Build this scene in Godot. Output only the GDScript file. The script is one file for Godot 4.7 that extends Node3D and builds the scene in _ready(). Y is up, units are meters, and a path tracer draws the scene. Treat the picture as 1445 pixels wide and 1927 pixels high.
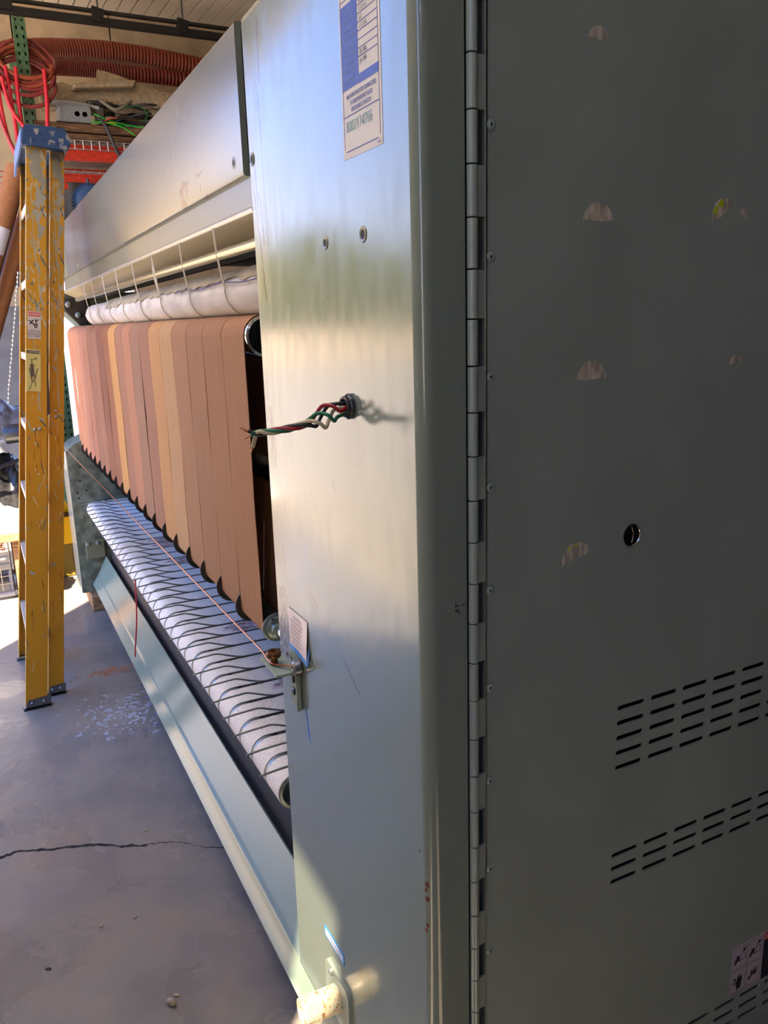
extends Node3D
# A workshop with a large flatwork ironer seen from its end, a closed step ladder and pallet racking.
# x runs from the machine's feeding side (0) into its depth, y up, z towards the viewer; metres.

class MB:
	var v := PackedVector3Array()
	var n := PackedVector3Array()
	var uv := PackedVector2Array()
	var t := Transform3D()

	func tri(a: Vector3, b: Vector3, c: Vector3, na: Vector3, nb: Vector3, nc: Vector3, ua := Vector2.ZERO, ub := Vector2.ZERO, uc := Vector2.ZERO) -> void:
		a = t * a; b = t * b; c = t * c
		na = (t.basis * na).normalized(); nb = (t.basis * nb).normalized(); nc = (t.basis * nc).normalized()
		if (b - a).cross(c - a).dot(na + nb + nc) > 0.0:
			v.append_array([a, c, b]); n.append_array([na, nc, nb]); uv.append_array([ua, uc, ub])
		else:
			v.append_array([a, b, c]); n.append_array([na, nb, nc]); uv.append_array([ua, ub, uc])

	func quad(a: Vector3, b: Vector3, c: Vector3, d: Vector3, nn: Vector3, ua := Vector2(0, 0), ub := Vector2(1, 0), uc := Vector2(1, 1), ud := Vector2(0, 1)) -> void:
		tri(a, b, c, nn, nn, nn, ua, ub, uc)
		tri(a, c, d, nn, nn, nn, ua, uc, ud)

	func box(c: Vector3, s: Vector3, b := 0.0) -> MB:
		var h := s * 0.5
		b = minf(b, minf(h.x, minf(h.y, h.z)) * 0.9)
		for a in 3:
			var o1 := (a + 1) % 3
			var o2 := (a + 2) % 3
			for sg: float in [-1.0, 1.0]:
				var nn := Vector3.ZERO
				nn[a] = sg
				var q: Array[Vector3] = []
				for k: Vector2 in [Vector2(-1, -1), Vector2(1, -1), Vector2(1, 1), Vector2(-1, 1)]:
					var p := Vector3.ZERO
					p[a] = sg * h[a]; p[o1] = k.x * (h[o1] - b); p[o2] = k.y * (h[o2] - b)
					q.append(c + p)
				quad(q[0], q[1], q[2], q[3], nn)
				if b > 0.0:
					for s2: float in [-1.0, 1.0]:
						var p1 := Vector3.ZERO
						p1[a] = sg * h[a]; p1[o1] = s2 * (h[o1] - b); p1[o2] = h[o2] - b
						var p2 := p1
						p2[o2] = -p1[o2]
						var p3 := p2
						p3[a] = sg * (h[a] - b); p3[o1] = s2 * h[o1]
						var p4 := p3
						p4[o2] = -p3[o2]
						var n2 := nn
						n2[o1] = s2
						quad(c + p1, c + p2, c + p3, c + p4, n2)
		if b > 0.0:
			for x: float in [-1.0, 1.0]:
				for y: float in [-1.0, 1.0]:
					for z: float in [-1.0, 1.0]:
						var g := Vector3(x, y, z)
						tri(c + g * Vector3(h.x, h.y - b, h.z - b), c + g * Vector3(h.x - b, h.y, h.z - b), c + g * Vector3(h.x - b, h.y - b, h.z), g, g, g)
		return self

	# closed polygon in the plane U, V, pushed along W from w0 to w1
	func prism(poly: PackedVector2Array, U: Vector3, V: Vector3, W: Vector3, w0: float, w1: float, o := Vector3.ZERO, smooth := 0.6) -> MB:
		if Geometry2D.is_polygon_clockwise(poly):
			poly = poly.duplicate(); poly.reverse()
		var k := poly.size()
		var en: Array[Vector2] = []
		for i in k:
			var e := (poly[(i + 1) % k] - poly[i]).normalized()
			en.append(Vector2(e.y, -e.x))
		for i in k:
			var j := (i + 1) % k
			var ni := en[i]
			var nj := en[i]
			var pr := en[(i + k - 1) % k]
			var nx := en[j]
			if pr.dot(en[i]) > smooth: ni = (pr + en[i]).normalized()
			if nx.dot(en[i]) > smooth: nj = (nx + en[i]).normalized()
			var a := o + U * poly[i].x + V * poly[i].y
			var b := o + U * poly[j].x + V * poly[j].y
			var na := U * ni.x + V * ni.y
			var nb := U * nj.x + V * nj.y
			var fu := float(i) / k
			var fv := float(i + 1) / k
			tri(a + W * w0, b + W * w0, b + W * w1, na, nb, nb, Vector2(fu, 0), Vector2(fv, 0), Vector2(fv, 1))
			tri(a + W * w0, b + W * w1, a + W * w1, na, nb, na, Vector2(fu, 0), Vector2(fv, 1), Vector2(fu, 1))
		var ix := Geometry2D.triangulate_polygon(poly)
		for i in range(0, ix.size(), 3):
			var p: Array[Vector3] = []
			for q in 3: p.append(o + U * poly[ix[i + q]].x + V * poly[ix[i + q]].y)
			tri(p[0] + W * w0, p[1] + W * w0, p[2] + W * w0, -W, -W, -W, poly[ix[i]], poly[ix[i + 1]], poly[ix[i + 2]])
			tri(p[0] + W * w1, p[1] + W * w1, p[2] + W * w1, W, W, W, poly[ix[i]], poly[ix[i + 1]], poly[ix[i + 2]])
		return self

	func tube(pts: PackedVector3Array, r: float, seg := 8, closed := false, r2 := -1.0, waves := 0.0) -> MB:
		var k := pts.size()
		var up := Vector3.ZERO
		var rings: Array = []
		var norms: Array = []
		var cnt := k + 1 if closed else k
		for i in cnt:
			var p := pts[i % k]
			var d: Vector3
			if closed: d = pts[(i + 1) % k] - pts[(i + k - 1) % k]
			else: d = pts[mini(i + 1, k - 1)] - pts[maxi(i - 1, 0)]
			d = d.normalized()
			if up == Vector3.ZERO:
				up = d.cross(Vector3.UP if absf(d.y) < 0.9 else Vector3.RIGHT).normalized()
			up = (up - d * up.dot(d)).normalized()
			var si := d.cross(up)
			var rr := r if r2 < 0.0 else lerpf(r, r2, float(i) / (cnt - 1))
			if waves > 0.0 and i % 2 == 1: rr *= 1.0 - waves
			var ring := PackedVector3Array()
			var nn := PackedVector3Array()
			for s in seg:
				var a := TAU * s / seg
				var q := up * cos(a) + si * sin(a)
				ring.append(p + q * rr); nn.append(q)
			rings.append(ring); norms.append(nn)
		for i in cnt - 1:
			for s in seg:
				var s2 := (s + 1) % seg
				var tl := Vector3.ZERO
				if waves > 0.0: tl = (pts[(i + 1) % k] - pts[i % k]).normalized() * (0.8 if i % 2 == 0 else -0.8)
				tri(rings[i][s], rings[i][s2], rings[i + 1][s2], norms[i][s] + tl, norms[i][s2] + tl, norms[i + 1][s2] + tl)
				tri(rings[i][s], rings[i + 1][s2], rings[i + 1][s], norms[i][s] + tl, norms[i + 1][s2] + tl, norms[i + 1][s] + tl)
		if not closed:
			for e in [0, k - 1]:
				var d := (pts[0] - pts[1]).normalized() if e == 0 else (pts[k - 1] - pts[k - 2]).normalized()
				for s in range(1, seg - 1):
					tri(rings[e][0], rings[e][s], rings[e][s + 1], d, d, d)
		return self

	# profile: (radius, height) along axis from o
	func lathe(o: Vector3, axis: Vector3, prof: PackedVector2Array, seg := 32, smooth := 0.75) -> MB:
		axis = axis.normalized()
		var u := axis.cross(Vector3.UP if absf(axis.y) < 0.9 else Vector3.RIGHT).normalized()
		var w := axis.cross(u)
		var k := prof.size()
		var en: Array[Vector2] = []
		for i in k - 1:
			var e := (prof[i + 1] - prof[i]).normalized()
			en.append(Vector2(e.y, -e.x))
		for i in k - 1:
			var ni := en[i]
			var nj := en[i]
			if i > 0 and en[i - 1].dot(en[i]) > smooth: ni = (en[i - 1] + en[i]).normalized()
			if i < k - 2 and en[i + 1].dot(en[i]) > smooth: nj = (en[i + 1] + en[i]).normalized()
			for s in seg:
				var a0 := TAU * s / seg
				var a1 := TAU * (s + 1) / seg
				var d0 := u * cos(a0) + w * sin(a0)
				var d1 := u * cos(a1) + w * sin(a1)
				var p := prof[i]
				var q := prof[i + 1]
				var A := o + d0 * p.x + axis * p.y
				var B := o + d1 * p.x + axis * p.y
				var C := o + d1 * q.x + axis * q.y
				var D := o + d0 * q.x + axis * q.y
				var f0 := float(s) / seg
				var f1 := float(s + 1) / seg
				if p.x > 1e-6:
					tri(A, B, C, d0 * ni.x + axis * ni.y, d1 * ni.x + axis * ni.y, d1 * nj.x + axis * nj.y, Vector2(f0, p.y), Vector2(f1, p.y), Vector2(f1, q.y))
				if q.x > 1e-6:
					tri(A, C, D, d0 * ni.x + axis * ni.y, d1 * nj.x + axis * nj.y, d0 * nj.x + axis * nj.y, Vector2(f0, p.y), Vector2(f1, q.y), Vector2(f0, q.y))
		return self

	# sheet from f(u, v), u and v from 0 to 1
	func sheet(nu: int, nv: int, f: Callable, thick := 0.0) -> MB:
		var P: Array = []
		for i in nu + 1:
			var row := PackedVector3Array()
			for j in nv + 1: row.append(f.call(float(i) / nu, float(j) / nv))
			P.append(row)
		var N: Array = []
		for i in nu + 1:
			var row := PackedVector3Array()
			for j in nv + 1:
				var a: Vector3 = P[mini(i + 1, nu)][j] - P[maxi(i - 1, 0)][j]
				var b: Vector3 = P[i][mini(j + 1, nv)] - P[i][maxi(j - 1, 0)]
				row.append(a.cross(b).normalized())
			N.append(row)
		for side in (2 if thick > 0.0 else 1):
			var sg := 1.0 if side == 0 else -1.0
			for i in nu:
				for j in nv:
					var q: Array[Vector3] = []
					var m: Array[Vector3] = []
					var w: Array[Vector2] = []
					for k: Vector2i in [Vector2i(0, 0), Vector2i(1, 0), Vector2i(1, 1), Vector2i(0, 1)]:
						var nn: Vector3 = N[i + k.x][j + k.y]
						q.append(P[i + k.x][j + k.y] + (nn * -thick if side == 1 else Vector3.ZERO)); m.append(nn * sg)
						w.append(Vector2(float(i + k.x) / nu, float(j + k.y) / nv))
					tri(q[0], q[1], q[2], m[0], m[1], m[2], w[0], w[1], w[2])
					tri(q[0], q[2], q[3], m[0], m[2], m[3], w[0], w[2], w[3])
		if thick > 0.0:
			for i in nu:
				for j: int in [0, nv]:
					var a: Vector3 = P[i][j]
					var b: Vector3 = P[i + 1][j]
					var e: Vector3 = (a - P[i][1 if j == 0 else nv - 1]).normalized()
					quad(a, b, b - N[i + 1][j] * thick, a - N[i][j] * thick, e)
			for j in nv:
				for i: int in [0, nu]:
					var a: Vector3 = P[i][j]
					var b: Vector3 = P[i][j + 1]
					var e: Vector3 = (a - P[1 if i == 0 else nu - 1][j]).normalized()
					quad(a, b, b - N[i][j + 1] * thick, a - N[i][j] * thick, e)
		return self

	# flat rectangle in U, V (w by h, centred on o) with a slot-shaped hole (length sl, height sh) and walls of that depth
	func slot_cell(o: Vector3, U: Vector3, V: Vector3, w: float, h: float, sl: float, sh: float, depth: float) -> MB:
		var nn := U.cross(V)
		var hole := PackedVector2Array()
		var outer := PackedVector2Array()
		var r := sh * 0.5
		var cx := sl * 0.5 - r
		for i in 24:
			var a := TAU * (i + 0.5) / 24.0
			hole.append(Vector2(cos(a) * r + (cx if cos(a) > 0.0 else -cx), sin(a) * r))
			var d := Vector2(cos(a) * w / h, sin(a))
			var m := maxf(absf(d.x) / (w * 0.5), absf(d.y) / (h * 0.5))
			outer.append(d / m)
		var at := func(p: Vector2) -> Vector3: return o + U * p.x + V * p.y
		for i in 24:
			var j := (i + 1) % 24
			var c := Vector2.ZERO
			quad(at.call(outer[i]), at.call(outer[j]), at.call(hole[j]), at.call(hole[i]), nn)
			if absf(outer[i].x - outer[j].x) > 1e-5 and absf(outer[i].y - outer[j].y) > 1e-5:
				c = Vector2(signf(outer[i].x) * w * 0.5, signf(outer[i].y) * h * 0.5)
				tri(at.call(outer[i]), at.call(c), at.call(outer[j]), nn, nn, nn)
			var m2 := -(hole[i] + hole[j]) * 0.5
			m2 -= Vector2(clampf(m2.x, -cx, cx), 0.0)
			var wn := U * m2.x + V * m2.y
			quad(at.call(hole[i]), at.call(hole[j]), at.call(hole[j]) - nn * depth, at.call(hole[i]) - nn * depth, wn)
		return self

	func mesh(origin := Vector3.ZERO) -> ArrayMesh:
		var a := []
		a.resize(Mesh.ARRAY_MAX)
		var w := v
		if origin != Vector3.ZERO:
			w = PackedVector3Array()
			for p in v: w.append(p - origin)
		a[Mesh.ARRAY_VERTEX] = w; a[Mesh.ARRAY_NORMAL] = n; a[Mesh.ARRAY_TEX_UV] = uv
		var m := ArrayMesh.new()
		m.add_surface_from_arrays(Mesh.PRIMITIVE_TRIANGLES, a)
		return m

	func base() -> Vector3:
		var lo := v[0]
		var hi := v[0]
		for p in v:
			lo = lo.min(p); hi = hi.max(p)
		return Vector3((lo.x + hi.x) * 0.5, lo.y, (lo.z + hi.z) * 0.5)

var rng := RandomNumberGenerator.new()
const X := Vector3(1, 0, 0)
const Y := Vector3(0, 1, 0)
const Z := Vector3(0, 0, 1)

func rnd(a := 0.0, b := 1.0) -> float: return rng.randf_range(a, b)

func origin_of(o: Node) -> Vector3:
	var p := Vector3.ZERO
	while o is Node3D and o != self:
		p += o.position; o = o.get_parent()
	return p

func thing(called: String, label: String, category: String, at: Vector3, group := "") -> Node3D:
	var o := Node3D.new()
	o.name = called; o.position = at
	add_child(o, true)
	return tag(o, label, category, group)

func tag(o: Node3D, label: String, category: String, group := "") -> Node3D:
	o.set_meta("label", label); o.set_meta("category", category)
	if group != "": o.set_meta("group", group)
	return o

# one mesh given in world coordinates; a top-level one gets its origin at its base
func obj(called: String, m: MB, mat: Material, parent: Node = self) -> MeshInstance3D:
	var o := MeshInstance3D.new()
	o.name = called
	if parent == self:
		var b := m.base()
		o.mesh = m.mesh(b); o.position = b
	else:
		o.mesh = m.mesh(origin_of(parent))
	o.material_override = mat
	parent.add_child(o, true)
	return o

# a copy of a part, moved
func copy_part(src: MeshInstance3D, by: Vector3, mat: Material = null) -> MeshInstance3D:
	var o := src.duplicate() as MeshInstance3D
	o.name = src.name.rstrip("0123456789")
	src.get_parent().add_child(o, true)
	o.position = src.position + by
	if mat: o.material_override = mat
	return o

func struct(called: String, m: MB, mat: Material, parent: Node = self) -> MeshInstance3D:
	var o := obj(called, m, mat, parent)
	if parent == self: o.set_meta("kind", "structure")
	return o

func noise_tex(freq: float, ramp: Array, size := 512, octaves := 4, sd := 1, normal := false, bump := 2.0) -> NoiseTexture2D:
	var t := NoiseTexture2D.new()
	var f := FastNoiseLite.new()
	f.seed = sd; f.frequency = freq; f.fractal_octaves = octaves; f.noise_type = FastNoiseLite.TYPE_SIMPLEX_SMOOTH
	t.noise = f; t.width = size; t.height = size; t.seamless = true; t.as_normal_map = normal; t.bump_strength = bump
	if ramp.size() > 0:
		var g := Gradient.new()
		var off := PackedFloat32Array()
		var col := PackedColorArray()
		for r in ramp:
			off.append(r[0]); col.append(r[1])
		g.offsets = off; g.colors = col
		t.color_ramp = g
	return t

func mat(c: Color, rough := 0.6, metal := 0.0, spec := 0.5) -> StandardMaterial3D:
	var m := StandardMaterial3D.new()
	m.albedo_color = c; m.roughness = rough; m.metallic = metal; m.metallic_specular = spec
	return m

func g(v: float) -> Color: return Color(v, v, v)

# adds a world-space mottling and relief to a material
func mottle(m: StandardMaterial3D, scale: Vector3, lo := 0.8, freq := 0.02, bump := 0.0, sd := 3) -> StandardMaterial3D:
	m.uv1_triplanar = true; m.uv1_world_triplanar = true; m.uv1_scale = scale
	m.albedo_texture = noise_tex(freq, [[0.25, g(lo)], [0.75, g(1.0)]], 512, 4, sd)
	if bump > 0.0:
		m.heightmap_enabled = true; m.heightmap_scale = bump
		m.heightmap_texture = noise_tex(freq * 2.0, [], 512, 4, sd + 7)
	return m

func stroke(im: Image, a: Vector2, b: Vector2, w: float, c: Color, jag := 0.0) -> void:
	var k := maxi(2, int(a.distance_to(b)))
	for i in k + 1:
		var f := float(i) / k
		var p := a.lerp(b, f) + Vector2(rnd(-jag, jag), rnd(-jag, jag))
		var r := maxf(1.0, w * (0.6 + 0.4 * sin(f * PI)))
		im.fill_rect(Rect2i(int(p.x - r * 0.5), int(p.y - r * 0.5), int(ceil(r)), int(ceil(r))), c)

func blob(im: Image, c: Vector2, r: Vector2, col: Color, rough := 0.35) -> void:
	var ph := rnd(0, 6)
	for y in range(int(c.y - r.y * 1.5), int(c.y + r.y * 1.5)):
		for x in range(int(c.x - r.x * 1.5), int(c.x + r.x * 1.5)):
			if x < 0 or y < 0 or x >= im.get_width() or y >= im.get_height(): continue
			var d := Vector2((x - c.x) / r.x, (y - c.y) / r.y)
			var an := d.angle()
			if d.length() < 1.0 + rough * (sin(an * 3.0 + ph) * 0.5 + sin(an * 7.0 + ph * 2.0) * 0.4 + rnd(-0.3, 0.3)): im.set_pixel(x, y, col)

func tex_mat(im: Image, rough := 0.6, metal := 0.0) -> StandardMaterial3D:
	var m := mat(Color.WHITE, rough, metal)
	m.albedo_texture = ImageTexture.create_from_image(im)
	return m

# lettering as thin raised print; basis: x reads, y up, z towards the reader
func text(called: String, s: String, size: float, at: Vector3, b: Basis, m: Material, parent: Node, bold := true, width := 1.0) -> void:
	var t := TextMesh.new()
	var f := SystemFont.new()
	f.font_names = PackedStringArray(["Droid Sans"])
	if bold: f.font_weight = 700
	t.font = f; t.text = s; t.font_size = 32; t.pixel_size = size / 32.0; t.depth = 0.0
	var o := MeshInstance3D.new()
	o.name = called; o.mesh = t; o.material_override = m
	parent.add_child(o, true)
	o.transform = Transform3D(b.scaled_local(Vector3(width, 1, 1)), at - origin_of(parent))

func arc(c: Vector2, r: float, a0: float, a1: float, k: int) -> PackedVector2Array:
	var p := PackedVector2Array()
	for i in k + 1:
		var a := lerpf(a0, a1, float(i) / k)
		p.append(c + Vector2(cos(a), sin(a)) * r)
	return p

func spline(pts: Array, k := 6, closed := false) -> PackedVector3Array:
	var out := PackedVector3Array()
	var m := pts.size()
	for i in (m if closed else m - 1):
		var p0: Vector3 = pts[(i + m - 1) % m] if closed else pts[maxi(i - 1, 0)]
		var p1: Vector3 = pts[i]
		var p2: Vector3 = pts[(i + 1) % m]
		var p3: Vector3 = pts[(i + 2) % m] if closed else pts[mini(i + 2, m - 1)]
		for j in k: out.append(p1.cubic_interpolate(p2, p0, p3, float(j) / k))
	if not closed: out.append(pts[m - 1])
	return out

var M := {}

func _ready() -> void:
	rng.seed = 20
	lights_and_camera()
	materials()
	building()
	ironer()
	ladder()
	background()
	floor_bits()

func lights_and_camera() -> void:
	var cam := Camera3D.new()
	cam.name = "camera"
	cam.fov = 65.1785; cam.near = 0.05; cam.far = 200.0
	cam.transform = Transform3D(Basis(Vector3(0.89162289, -0.02911173, 0.45184192), Vector3(0.13010789, 0.97231585, -0.19409747), Vector3(-0.43368255, 0.23184995, 0.87072674)), Vector3(-0.49, 1.6, 0.871))
	add_child(cam)
	cam.current = true
	var sun := DirectionalLight3D.new()
	sun.name = "sun"
	sun.light_color = Color(1.0, 0.91, 0.78); sun.light_energy = 5.5; sun.light_angular_distance = 0.6
	sun.shadow_enabled = true; sun.sky_mode = DirectionalLight3D.SKY_MODE_LIGHT_ONLY
	sun.basis = Basis.looking_at(Vector3(0.403, -0.80, -0.445), Y)
	add_child(sun)
	var e := Environment.new()
	e.background_mode = Environment.BG_SKY
	var s := ProceduralSkyMaterial.new()
	s.sky_top_color = Color(0.45, 0.65, 1.0); s.sky_horizon_color = Color(1.0, 0.97, 0.94); s.sky_curve = 0.10
	s.ground_bottom_color = Color(0.5, 0.46, 0.4); s.ground_horizon_color = Color(0.6, 0.58, 0.52)
	s.sky_energy_multiplier = 1.35; s.ground_energy_multiplier = 1.5
	e.sky = Sky.new(); e.sky.sky_material = s
	e.tonemap_mode = Environment.TONE_MAPPER_LINEAR
	e.tonemap_exposure = 3.2
	e.sdfgi_enabled = true; e.ssao_enabled = true; e.ssil_enabled = true
	var w := WorldEnvironment.new()
	w.name = "sky"; w.environment = e
	add_child(w)

func materials() -> void:
	M.paint = mat(Color(0.56, 0.60, 0.55), 0.34, 0.0)
	M.paint.uv1_triplanar = true; M.paint.uv1_world_triplanar = true; M.paint.uv1_scale = Vector3(0.8, 0.5, 0.8)
	M.paint.albedo_texture = noise_tex(0.01, [[0.2, g(0.95)], [0.8, g(1.0)]], 512, 3, 5)
	M.paint.roughness_texture = noise_tex(0.02, [[0.3, g(0.88)], [0.7, g(1.0)]], 512, 5, 9)
	M.rail = mat(Color(0.45, 0.52, 0.47), 0.14, 0.0)
	M.trim = mat(Color(0.45, 0.45, 0.36), 0.3, 0.1)
	M.knuckle = mat(Color(0.58, 0.63, 0.59), 0.2, 0.05)
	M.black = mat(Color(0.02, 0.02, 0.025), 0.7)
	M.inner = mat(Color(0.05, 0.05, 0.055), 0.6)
	M.steel = mat(Color(0.62, 0.63, 0.63), 0.3, 1.0)
	M.chrome = mat(Color(0.82, 0.83, 0.84), 0.12, 1.0)
	M.darksteel = mat(Color(0.32, 0.34, 0.34), 0.35, 0.8)
	M.zinc = mat(Color(0.5, 0.53, 0.52), 0.4, 0.5)
	M.cloth = mottle(mat(Color(0.86, 0.82, 0.76), 0.9), Vector3(1.5, 1.5, 0.6), 0.88, 0.02, 0.04)
	M.flap = mottle(mat(Color(0.70, 0.64, 0.52), 0.9), Vector3(1.5, 1.5, 0.6), 0.82, 0.02, 0.05)
	M.tape = mat(Color(0.72, 0.68, 0.58), 0.9)
	M.belt = mottle(mat(Color(0.93, 0.90, 0.86), 0.95), Vector3(4, 4, 4), 0.9, 0.05, 0.04)
	M.rubber = mat(Color(0.10, 0.10, 0.10), 0.7)
	M.copper = mat(Color(0.72, 0.48, 0.36), 0.3, 0.8)
	M.brass = mat(Color(0.42, 0.28, 0.16), 0.4, 0.8)
	M.wood = mottle(mat(Color(0.72, 0.55, 0.36), 0.8), Vector3(0.6, 6, 6), 0.65, 0.03, 0.1)
	M.ink = mat(Color(0.10, 0.10, 0.12), 0.8)
	M.blueink = mat(Color(0.30, 0.36, 0.62), 0.8)
	M.blue = mat(Color(0.22, 0.33, 0.66), 0.5)
	M.label = mat(Color(0.80, 0.77, 0.70), 0.5)
	M.tapeblue = mat(Color(0.10, 0.50, 0.80), 0.5)

func building() -> void:
	var conc := mat(Color(0.53, 0.505, 0.48), 0.40)
	conc.uv1_triplanar = true; conc.uv1_world_triplanar = true; conc.uv1_scale = Vector3(0.35, 0.35, 0.35)
	conc.albedo_texture = noise_tex(0.008, [[0.1, Color(0.84, 0.84, 0.86)], [0.5, Color(0.92, 0.92, 0.92)], [0.9, Color(1, 0.96, 0.92)]], 1024, 6, 11)
	conc.roughness_texture = noise_tex(0.012, [[0.3, g(0.6)], [0.7, g(1.0)]], 512, 5, 4)
	conc.heightmap_enabled = true; conc.heightmap_scale = 0.12; conc.heightmap_texture = noise_tex(0.08, [], 512, 5, 21)
	struct("floor", MB.new().box(Vector3(1.2, -0.1, -1.15), Vector3(6.0, 0.2, 10.6)), conc)
	var apron := mottle(mat(Color(0.62, 0.58, 0.52), 0.9), Vector3(0.3, 0.3, 0.3), 0.85, 0.02)
	struct("ground", MB.new().box(Vector3(0, -0.31, -10), Vector3(160, 0.2, 160)), apron)
	struct("path_apron", MB.new().box(Vector3(-6.8, -0.11, -6), Vector3(10, 0.21, 26)), apron)
	var wallm := mottle(mat(Color(0.74, 0.67, 0.56), 0.85), Vector3(0.5, 0.5, 0.5), 0.92, 0.02)
	var grey := mottle(mat(Color(0.50, 0.50, 0.50), 0.8), Vector3(0.5, 0.5, 0.5), 0.9, 0.02)
	var far := MB.new()
	far.box(Vector3(-0.85, 2.95, -6.4), Vector3(1.9, 2.3, 0.2))
	far.box(Vector3(2.5, 2.05, -6.4), Vector3(3.4, 4.1, 0.2))
	far.box(Vector3(0.45, 3.2, -6.4), Vector3(0.72, 1.8, 0.2))
	struct("wall_far", far, wallm)
	struct("wall_far_dado", MB.new().box(Vector3(-0.85, 0.9, -6.4), Vector3(1.9, 1.8, 0.2)), grey)
	var lf := MB.new()
	# a gap under the eaves lets one beam in at the near end
	lf.box(Vector3(-1.7, 2.0, -0.51), Vector3(0.2, 4.0, 3.28)).box(Vector3(-1.7, 2.0, 1.875), Vector3(0.2, 4.0, 0.55)).box(Vector3(-1.7, 2.0, 3.8), Vector3(0.2, 4.0, 0.8)).box(Vector3(-1.7, 1.5, 2.775), Vector3(0.2, 3.0, 1.25))
	lf.box(Vector3(-1.7, 0.65, 1.39), Vector3(0.2, 1.3, 0.52))
	lf.box(Vector3(-1.7, 3.75, -4.2), Vector3(0.2, 0.5, 4.2))
	struct("wall_left", lf, mottle(mat(Color(0.88, 0.84, 0.76), 0.85), Vector3(0.5, 0.5, 0.5), 0.92, 0.02))
	var bk := MB.new()
	bk.box(Vector3(1.2, 2.0, 4.1), Vector3(6.0, 4.0, 0.2))
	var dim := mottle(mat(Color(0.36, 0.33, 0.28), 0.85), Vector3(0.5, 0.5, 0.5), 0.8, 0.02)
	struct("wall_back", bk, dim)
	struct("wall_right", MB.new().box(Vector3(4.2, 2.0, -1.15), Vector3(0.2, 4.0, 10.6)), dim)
	# roof deck of narrow white panels, rising slightly away from the viewer
	var cm := mat(Color(0.85, 0.82, 0.76), 0.6)
	var deck := func(za: float, zb: float, lo: float, hi: float) -> PackedVector2Array:
		var ya := 3.70 - 0.0495 * za
		var yb := 3.70 - 0.0495 * zb
		return PackedVector2Array([Vector2(za, ya + lo), Vector2(zb, yb + lo), Vector2(zb, yb + hi), Vector2(za, ya + hi)])
	var roof := MB.new()
	roof.prism(deck.call(-6.5, 1.13, 0.0, 0.1), Z, Y, X, -1.8, -1.5).prism(deck.call(1.6, 2.15, 0.0, 0.1), Z, Y, X, -1.8, -1.5)
	roof.prism(deck.call(1.13, 1.6, 0.0, 0.1), Z, Y, X, -1.59, -1.5)
	roof.prism(deck.call(-6.5, 2.15, 0.0, 0.1), Z, Y, X, -0.22, 4.2).prism(deck.call(2.15, 3.4, 0.0, 0.1), Z, Y, X, -1.62, 4.2).prism(deck.call(3.4, 4.2, 0.0, 0.1), Z, Y, X, -1.8, 4.2)
	roof.prism(deck.call(-6.5, -2.2, 0.0, 0.1), Z, Y, X, -1.5, -0.22).prism(deck.call(0.7, 2.15, 0.0, 0.1), Z, Y, X, -1.5, -0.22)
	var ceil_root := struct("ceiling", roof, mat(Color(0.70, 0.67, 0.62), 0.8))
	var sky_panel := mat(Color(0.92, 0.91, 0.88), 0.6)
	sky_panel.backlight_enabled = true; sky_panel.backlight = Color(1, 1, 1)
	struct("window_roof", MB.new().prism(deck.call(-2.2, 0.7, 0.04, 0.05), Z, Y, X, -1.5, -0.22), sky_panel)
	# dusty glazing strips that let thin beams in at the near end
	var dusty := mat(Color(0.55, 0.52, 0.46, 0.38), 0.1)
	dusty.transparency = BaseMaterial3D.TRANSPARENCY_ALPHA
	var clear := mat(Color(0.6, 0.58, 0.52, 0.12), 0.1)
	clear.transparency = BaseMaterial3D.TRANSPARENCY_ALPHA
	struct("window_eaves", MB.new().prism(deck.call(1.12, 1.61, 0.02, 0.026), Z, Y, X, -1.8, -1.58), dusty)
	struct("window_rear", MB.new().prism(deck.call(2.13, 3.42, 0.02, 0.026), Z, Y, X, -1.8, -1.60), clear)
	var pw := 0.105
	var first: MeshInstance3D = null
	for i in 30:
		var x0 := -0.2 + i * pw
		if first == null:
			first = obj("ceiling_panel", MB.new().prism(PackedVector2Array([Vector2(-6.3, 3.987), Vector2(0.5, 3.650), Vector2(0.5, 3.68), Vector2(-6.3, 4.02)]), Z, Y, X, x0 + 0.006, x0 + pw - 0.006), cm, ceil_root)
		else:
			copy_part(first, X * (i * pw))
	struct("hill_hedge", hedge(), mottle(mat(Color(0.34, 0.36, 0.12), 0.9), Vector3(1, 1, 1), 0.4, 0.05))
	struct("outside_wall", MB.new().box(Vector3(-24, 0.35, -34), Vector3(40, 1.9, 0.4)), mat(Color(0.75, 0.68, 0.58), 0.9))

func hedge() -> MB:
	var m := MB.new()
	var f := FastNoiseLite.new()
	f.seed = 4; f.frequency = 0.5
	m.sheet(120, 14, func(u, v):
		var x := lerpf(-60.0, -3.5, u)
		var a: float = v * PI
		var h: float = 6.0 + 2.2 * f.get_noise_2d(x * 0.5, 3.0)
		var nse: float = 0.5 * f.get_noise_3d(x * 1.5, sin(a) * 4.0, cos(a) * 4.0)
		return Vector3(x, -0.2 + sin(a) * (h + nse), -38.0 + cos(a) * (1.6 + nse)))
	return m

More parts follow.
